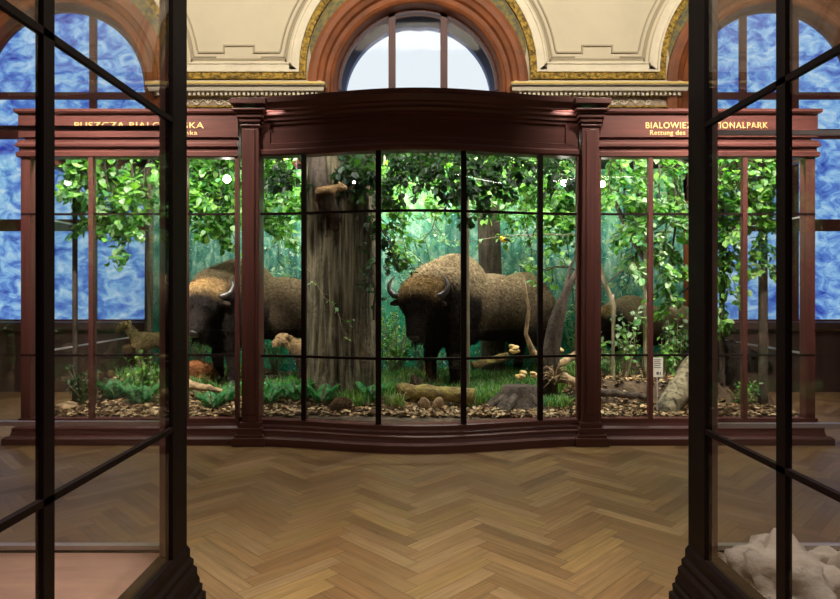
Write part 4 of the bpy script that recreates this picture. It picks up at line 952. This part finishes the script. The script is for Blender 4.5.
# litter, stones
def inside(x, y): return abs(x) < 3.8 and y > (bow(x) if abs(x) < HX else YF)+.08 and y < 8.6
r = random.Random(11); it = []
while len(it) < 15000:
    x = r.uniform(-3.8, 3.8); y = 6.05+2.3*(r.random()**1.9) if r.random() < .8 else r.uniform(6, 8.6)
    if not inside(x, y): 
        y = (bow(x) if abs(x) < HX else YF)+.09+r.random()*.3
    a = r.uniform(0, 2*PI); it.append((Vector((x, y, g(x, y)+.004+.02*r.random())), (math.cos(a), math.sin(a), r.uniform(-.3, .5)), (r.uniform(-.5, .5), r.uniform(-.5, .5), 1), .035+.04*r.random()))
o = leaves_mesh('leaf_litter', it, M['litter'], None, DRY, .6, 'stuff', seed=2); tag(o, 'brown fallen leaves covering the forest floor behind the glass', 'leaf litter')
def blades(name, spots, pal, label, cat, h=(.10, .22), seed=1, wid=.004):
    r = random.Random(seed); V = []; F = []; Cc = []
    for (x, y, rad, cnt) in spots:
        for _ in range(cnt):
            a = r.uniform(0, 2*PI); q = rad*math.sqrt(r.random()); X_, Y_ = x+math.cos(a)*q, y+math.sin(a)*q*.7
            if not inside(X_, Y_): continue
            z = g(X_, Y_)-.005; hh = r.uniform(*h); b0 = r.uniform(0, 2*PI); d = Vector((math.cos(b0), math.sin(b0), 0)); s_ = Vector((-d.y, d.x, 0))*wid*(1+r.random()); lean = r.uniform(.1, .7)
            p = Vector((X_, Y_, z)); m1 = p+Z*hh*.6+d*lean*hh*.3; t = p+Z*hh*(1-.3*lean)+d*lean*hh
            k = len(V); V += [tuple(p-s_), tuple(p+s_), tuple(m1+s_*.8), tuple(m1-s_*.8), tuple(t)]; F += [(k, k+1, k+2, k+3), (k+3, k+2, k+4)]
            c = Vector(pal[r.randrange(len(pal))])*(.7+.6*r.random()); Cc += [tuple(c)]*5
    me = bpy.data.meshes.new(name); me.from_pydata(V, [], F); me.materials.append(M['leaf']); setcol(me, Cc)
    o = bpy.data.objects.new(name, me); C.objects.link(o); return tag(o, label, cat, kind='stuff')
r = random.Random(21); sp = []
for i in range(120):
    x = r.uniform(-.5, 1.9); y = r.uniform(6.9, 8.5); sp.append((x, y, .22, 130))
for i in range(40):
    x = r.uniform(-3.7, -.9); y = r.uniform(7.0, 8.5); sp.append((x, y, .22, 90))
for i in range(14):
    x = r.uniform(1.9, 3.7); y = r.uniform(7.2, 8.5); sp.append((x, y, .22, 60))
blades('meadow_grass', sp, GRASS, 'green woodland grass growing around the legs of the animals', 'grass', (.06, .19))
def tuft(px, py, Y, rad, cnt, h, label, seed, pal=GRASS):
    p = P(px, py, Y); blades('grass_tuft', [(p.x, p.y, rad, cnt)], pal, label, 'grass', h, seed)
tuft(395, 402, 6.35, .10, 130, (.08, .2), 'pale grass tuft at the end of the moss-covered log', 31, [(.3, .38, .2), (.2, .3, .12)])
tuft(556, 395, 6.45, .17, 420, (.06, .16), 'dark green grass tuft in front of the root tangle', 32)
tuft(352, 395, 6.38, .2, 320, (.06, .18), 'grass tuft at the foot of the great oak trunk', 33)
tuft(475, 388, 6.8, .25, 520, (.06, .2), 'grass tuft between the moss-covered log and the dark stump', 34)
tuft(384, 385, 6.8, .2, 500, (.1, .26), 'tall grass tuft between the great oak trunk and the moss-covered log', 35)
def stone(p, r3, mat, label, name='stone', cat='stone', seed=0, amp=.25):
    bm = bmesh.new(); bmesh.ops.create_icosphere(bm, subdivisions=4, radius=1)
    for v in bm.verts:
        n = v.co.normalized(); k = 1+amp*noise.noise(n*1.7+Vector((seed, 0, 0)))+amp*.4*noise.noise(n*4.5+Vector((0, seed, 0)))+amp*.15*noise.noise(n*11)
        v.co = Vector((n.x*r3[0]*k, n.y*r3[1]*k, max(n.z*r3[2]*k, -r3[2]*.25)))
    me = bpy.data.meshes.new(name); bm.to_mesh(me); bm.free(); me.polygons.foreach_set('use_smooth', [True]*len(me.polygons)); me.materials.append(M[mat])
    o = bpy.data.objects.new(name, me); C.objects.link(o); o.location = p; return tag(o, label, cat)
stone((STUB.x, 7.0, g(STUB.x, 7.0)), (.075, .06, .24), 'bark_dark', 'small rotten stub below the chin of the central bison', 'rotten_stub', 'stump', 9, .5)
p = P(66, 404, 6.35); stone((p.x, p.y, g(p.x, p.y)), (.13, .10, .07), 'deadwood', 'ochre stone on the ground near the glass corner, furthest from the oak'.replace(', furthest from the oak', ''), seed=3)
p = P(372, 411, 6.0); stone((p.x, 6.15, g(p.x, 6.15)), (.05, .04, .03), 'soil', 'small dark stone beside the hedgehog', seed=4)

# ferns
def fern_proto(label):
    rt = root('fern', (0, 0, 0), label, 'fern', 'x'); del rt['group']
    r = random.Random(5)
    for k in range(7):
        a = 2*PI*k/7+r.uniform(-.2, .2); L_ = .26+.08*r.random(); d = Vector((math.cos(a), math.sin(a), 0)); s_ = Vector((-d.y, d.x, 0)); it = []; pts = []
        for i in range(13):
            t = i/12; pts.append(d*L_*t*(.9)+Z*(.30*L_/.3*math.sin(t*PI*.62)*.75))
        mb = MB(); mb.tube(pts, [.004*(1-.8*i/12) for i in range(13)], 4)
        for i in range(1, 13):
            t = i/12; w_ = .085*math.sin(min(1, t*1.15+.12)*PI)**.7+.01
            for sg in (-1, 1):
                for dt in (0, .5):
                    q = pts[i-1].lerp(pts[i], dt); it.append((q, s_*sg+d*.35-Z*.15, Z+d*.2, w_))
        f = leaves_mesh('frond', it, M['leaf'], rt, FERN, .26, local=True, seed=k)
        mb.build('frond_stem', M['bark_pale'], f, local=True)
    return rt
fs = [(300, 386, 6.55, 1.0, 'fern between the calf and the great oak trunk, beside the thin glazing upright'), (322, 388, 6.42, 1.05, 'fern right at the base of the great oak trunk'.replace('right ', '')), (283, 381, 6.7, .9, 'fern under the tan calf'), (212, 392, 6.45, .9, 'low fern below the reddish bare limb'), (224, 384, 6.75, 1.0, 'fern at the hooves of the tan-backed bison'), (372, 388, 6.5, 1.0, 'bluish fern where the great oak trunk meets the thick glazing upright'), (269, 388, 6.5, .9, 'fern close to the pilaster on the calf side'), (140, 395, 6.6, 1.1, 'fern on the ground below the roe deer'), (115, 385, 6.9, 1.1, 'fern behind the slim dark trunk by the roe deer'), (590, 388, 6.9, .8, 'small fern beside the pilaster and the broken limb')]
f0 = None
for i, (px, py, Y, sc_, lb) in enumerate(fs):
    p = P(px, py, Y); loc = (p.x, p.y, g(p.x, p.y)-.01)
    if f0 is None: f0 = fern_proto(lb); f0.location = loc; f0.scale = (sc_,)*3; f0.rotation_euler = (0, 0, .4)
    else: copy_thing(f0, loc, i*1.3, sc_, lb)
for o in [f0]+[x for x in C.objects if x.name.startswith('fern.')]:
    if o.parent is None: o['group'] = 'ferns on the forest floor'
# low broad-leaved plants and shrubs
def shrub(px, Y, h, rad, n, size, pal, label, seed, asp=.7):
    r = random.Random(seed); p = P(px, 0, Y); z0 = g(p.x, Y); rt = root('shrub', (p.x, Y, z0), label, 'shrub'); mb = MB(); it = []
    for k in range(max(5, n//14)):
        a = r.uniform(0, 2*PI); q = rad*math.sqrt(r.random()); t = Vector((p.x+math.cos(a)*q, min(8.65, max(6.12, Y+math.sin(a)*q)), z0+h*(.55+.45*r.random()))); b0 = Vector((p.x, Y, z0-.02)); t.x = max(-3.8, min(3.8, t.x))
        mid = b0.lerp(t, .5)+rv(r, .04); mb.tube([b0, mid, t], [.008, .006, .002], 4)
        for m_ in range(14):
            u = .35+.65*r.random(); q_ = b0.lerp(mid, u*2) if u < .5 else mid.lerp(t, u*2-1)
            it.append((q_+rv(r, .04), rv(r)+Vector((0, -.2, -.1)), Vector((r.uniform(-.6, .6), r.uniform(-.8, .2), 1)), size*(.6+.7*r.random())))
    mb.build('stems', M['bark_pale'], rt); leaves_mesh('foliage', it, M['leaf'], rt, pal, asp, seed=seed)
shrub(625, 6.95, .85, .26, 150, .065, PALEG, 'pale leafy bush in front of the half hidden bison', 41)
shrub(606, 7.0, .55, .18, 110, .06, PALEG, 'small pale bush next to the pilaster below the half hidden bison', 42)
shrub(664, 7.1, .5, .2, 150, .055, GREEN, 'bright green bush behind the white card', 43)
shrub(679, 7.2, .95, .2, 180, .06, PALEG, 'tall pale green bush beside the orange-brown corner post', 44)
shrub(85, 6.6, .42, .25, 330, .04, DARKG, 'dark rounded shrub on the ground by the roe deer, near the glass corner', 45)
shrub(145, 6.9, .55, .22, 240, .05, GREEN, 'green shrub at the legs of the roe deer', 46)
shrub(265, 6.9, .20, .2, 120, .06, FERN, 'low broad-leaved plant under the flank of the tan-backed bison', 47)
shrub(745, 6.5, .32, .14, 120, .045, GREEN, 'bright little bush below the snout of the boar', 48)
shrub(395, 8.3, 1.0, .4, 420, .055, GREEN, 'bushy undergrowth behind the lowered head of the central bison', 49)
shrub(425, 8.4, .7, .4, 360, .05, [(.04, .2, .12), (.06, .24, .14)], 'teal green undergrowth behind the forelegs of the central bison', 50)
shrub(495, 8.5, .55, .35, 300, .05, [(.05, .2, .1), (.08, .26, .1)], 'low undergrowth seen beneath the belly of the central bison', 51)
shrub(575, 8.2, .8, .25, 220, .05, FERN, 'dark teal shrub behind the forked dead snag', 52)
shrub(200, 8.3, 1.2, .3, 260, .055, GREEN, 'leafy shrub behind the horned head of the tan-backed bison', 53)
shrub(275, 8.5, .75, .3, 220, .05, FERN, 'teal shrub behind the little tan calf', 54)

# white card on a stake
p = P(657.5, 378, 6.3); rt = root('label_card', (p.x, 6.3, g(p.x, 6.3)), 'small white information card on a stake beside the leaning trunk', 'sign')
MB().box(p.x-.055, p.x+.055, 6.297, 6.303, .60, .80).build('card', M['white_card'], rt)
MB().box(p.x-.006, p.x+.006, 6.303, 6.31, .2, .66).build('stake', M['steel'], rt)
mb = MB()
for i in range(5): mb.box(p.x-.04, p.x+.035-.01*(i % 2), 6.2955, 6.297, .775-i*.02, .783-i*.02)
mb.box(p.x-.012, p.x+.012, 6.2955, 6.297, .625, .655); mb.box(p.x+.022, p.x+.032, 6.2955, 6.297, .625, .655)
mb.build('printing', M['print'], rt)

# lamp reflections on the glass, built as added glowing lamps inside the diorama
reflected_lamp = nmat('lamp_glow', (1, .95, .82), emit=40)
for i, (px, py, Y, s_, lb) in enumerate(((227, 179, 6.4, 1.7, 'glowing spotlight hanging above the tan-backed bison'), (354, 182, 6.3, .5, 'tiny glowing spotlight in front of the great oak trunk'), (564, 183, 6.4, 1.3, 'glowing spotlight hanging above the forked dead snag'), (602, 184, 6.4, 1.4, 'glowing spotlight hanging beside the pilaster in the lettered wing'))):
    p = P(px, py, Y); rt = root('spotlight', tuple(p), lb, 'lamp', 'spotlights hanging inside the diorama')
    MB().tube([p+Vector((0, .05, .0)), p+Vector((0, .05, .2)), (p.x, p.y+.05, 3.25)], .003*1, 5).build('rod', M['black_metal'], rt)
    MB().tube([p+Vector((0, .06, .01)), p+Vector((0, .012, 0))], [.018*s_, .03*s_], 12).build('lamp_head', M['black_metal'], rt, smooth=True)
    MB().ell(p+Vector((0, .0, 0)), (.024*s_, .012, .024*s_)).build('bulb', reflected_lamp, rt, smooth=True)

# ------------------------------------------------------------------ foreground glass cases
def glass_case(xf, s_, ymull, label, zlo, zhi, upper_glint):
    """xf: aisle face; s_: direction away from the aisle"""
    rt = root('glass_case', (xf+s_*1.3, 1.6, 0), label, 'display case')
    xo = xf+s_*2.7; Y0, Y1 = .35, 2.80
    def bx(mb, xa, xb, *a): return mb.box(min(xa, xb), max(xa, xb), *a)
    prof = [(-.06, .0), (.085, 0), (.085, .05), (.075, .06), (.075, .10), (.06, .11), (.062, .14), (.05, .15), (.05, .17), (.04, .19), (.04, .22), (.025, .235), (.027, .26), (.012, .275), (.012, .31), (.0, .33), (-.08, .33)]
    # moulded plinth on all four sides (prof offset from the post faces)
    A = Vector((xf, Y1, 0)); B = Vector((xf, Y0, 0)); D = Vector((xo, Y0, 0)); E = Vector((xo, Y1, 0))
    o_ = Vector((-s_, 0, 0)); mb = MB()
    path = [(E, Vector((s_, .45, 0)), Z), (A, Vector((-s_, .45, 0)), Z), (B, Vector((-s_, -1, 0)), Z), (D, Vector((s_, -1, 0)), Z), (E, Vector((s_, .45, 0)), Z)]
    mb.sweep(path, prof, caps=False); mb.build('plinth', M['dark_wood'], rt)
    bx(MB(), xf+s_*.03, xo-s_*.03, Y0+.03, Y1-.03, .27, .315).build('case_floor', M['case_floor'] if s_ < 0 else M['plaster_rock'], rt)
    topz = 3.3
    for (xx, ya, yb) in ((xf, Y1-.16, Y1), (xf, Y0, Y0+.12)):
        mb = MB(); bx(mb, xx, xx+s_*.035, ya, yb, .32, topz); mb.build('corner_post', M['dark_wood'], rt, bevel=.003)
        mb = MB(); bx(mb, xx+s_*.035, xx+s_*.072, ya+.03, yb-.01, .32, topz); mb.build('corner_post_lining', M['inner_wood'], rt)
    for ya in (Y1-.08, Y0): mb = MB(); bx(mb, xo-s_*.07, xo, ya, ya+.08, .32, topz); mb.build('corner_post', M['dark_wood'], rt)
    mb = MB(); bx(mb, xf+s_*.002, xf+s_*.026, ymull-.026, ymull+.026, .32, topz); mb.build('mullion', M['dark_wood'], rt)
    for z in (zlo, zhi):
        mb = MB(); bx(mb, xf+s_*.002, xf+s_*.022, Y0+.1, Y1-.1, z-.011, z+.011); mb.build('glazing_bar', M['dark_wood'], rt)
        mb = MB(); bx(mb, xf+s_*.07, xo-s_*.07, Y1-.035, Y1-.015, z-.010, z+.010); mb.build('glazing_bar', M['steel'] if (z == zlo or upper_glint) else M['bar'], rt)
    mb = MB(); bx(mb, xf+s_*.07, xo-s_*.07, Y1-.045, Y1-.01, .325, .345); mb.build('edge_strip', M['steel'], rt)  # highlight along the glass foot, put in as a pale strip
    mb = MB(); bx(mb, xf+s_*.07, xo-s_*.07, Y1-.05, Y1, .31, .325); mb.build('bottom_rail', M['dark_wood'], rt)
    mb = MB(); bx(mb, xf, xo, Y0, Y1, topz, topz+.12); mb.build('top', M['dark_wood'], rt)
    mb = MB(); bx(mb, xf+s_*.010, xf+s_*.016, Y0+.1, Y1-.12, .32, topz); mb.build('glass_pane', M['glass'], rt)
    mb = MB(); bx(mb, xf+s_*.06, xo-s_*.06, Y1-.028, Y1-.022, .32, topz); mb.build('glass_pane', M['glass'], rt)
    mb = MB(); bx(mb, xo-s_*.016, xo-s_*.010, Y0+.1, Y1-.1, .32, topz); mb.build('glass_pane', M['glass'], rt)
    mb = MB(); bx(mb, xf+s_*.06, xo-s_*.06, Y0+.022, Y0+.028, .32, topz); mb.build('glass_pane', M['glass'], rt)
    return rt
glass_case(-1.06, -1, 1.757, 'tall dark-framed glass case with an empty pink floor', .894, 2.236, False)
glass_case(1.24, 1, 2.09, 'tall dark-framed glass case holding pale rocks', .885, 2.215, True)
# pale rocks and gravel in the case
stone((1.50, 2.47, .31), (.19, .22, .16), 'plaster_rock', 'ridged pale rock rising by the dark case mullion', 'rock', 'rock', 1, .4)
stone((2.02, 2.50, .31), (.26, .20, .20), 'plaster_rock', 'rounded pale rock standing behind the ridged rock', 'rock', 'rock', 7, .3)
stone((1.85, 2.05, .30), (.34, .30, .12), 'plaster_rock', 'low flat pale rock slab in front of the other rocks', 'rock', 'rock', 12, .35)
stone((1.76, 2.62, .315), (.10, .07, .07), 'plaster_rock', 'small pale rock between the two larger ones', 'rock', 'rock', 15, .3)
r = random.Random(77); mb = MB()
for i in range(2600):
    x = r.uniform(1.32, 3.2) if r.random() < .5 else 1.32+abs(r.gauss(0, .12)); y = r.uniform(1.2, 2.74); q = r.uniform(.003, .011)
    mb.ell((x, y, .315+q*.6), (q*r.uniform(.8, 1.4), q, q*.7), None, 5, 4)
tag(mb.build('gravel', M['plaster_rock']), 'fine pale gravel strewn on the floor of the rock case', 'gravel', kind='stuff')
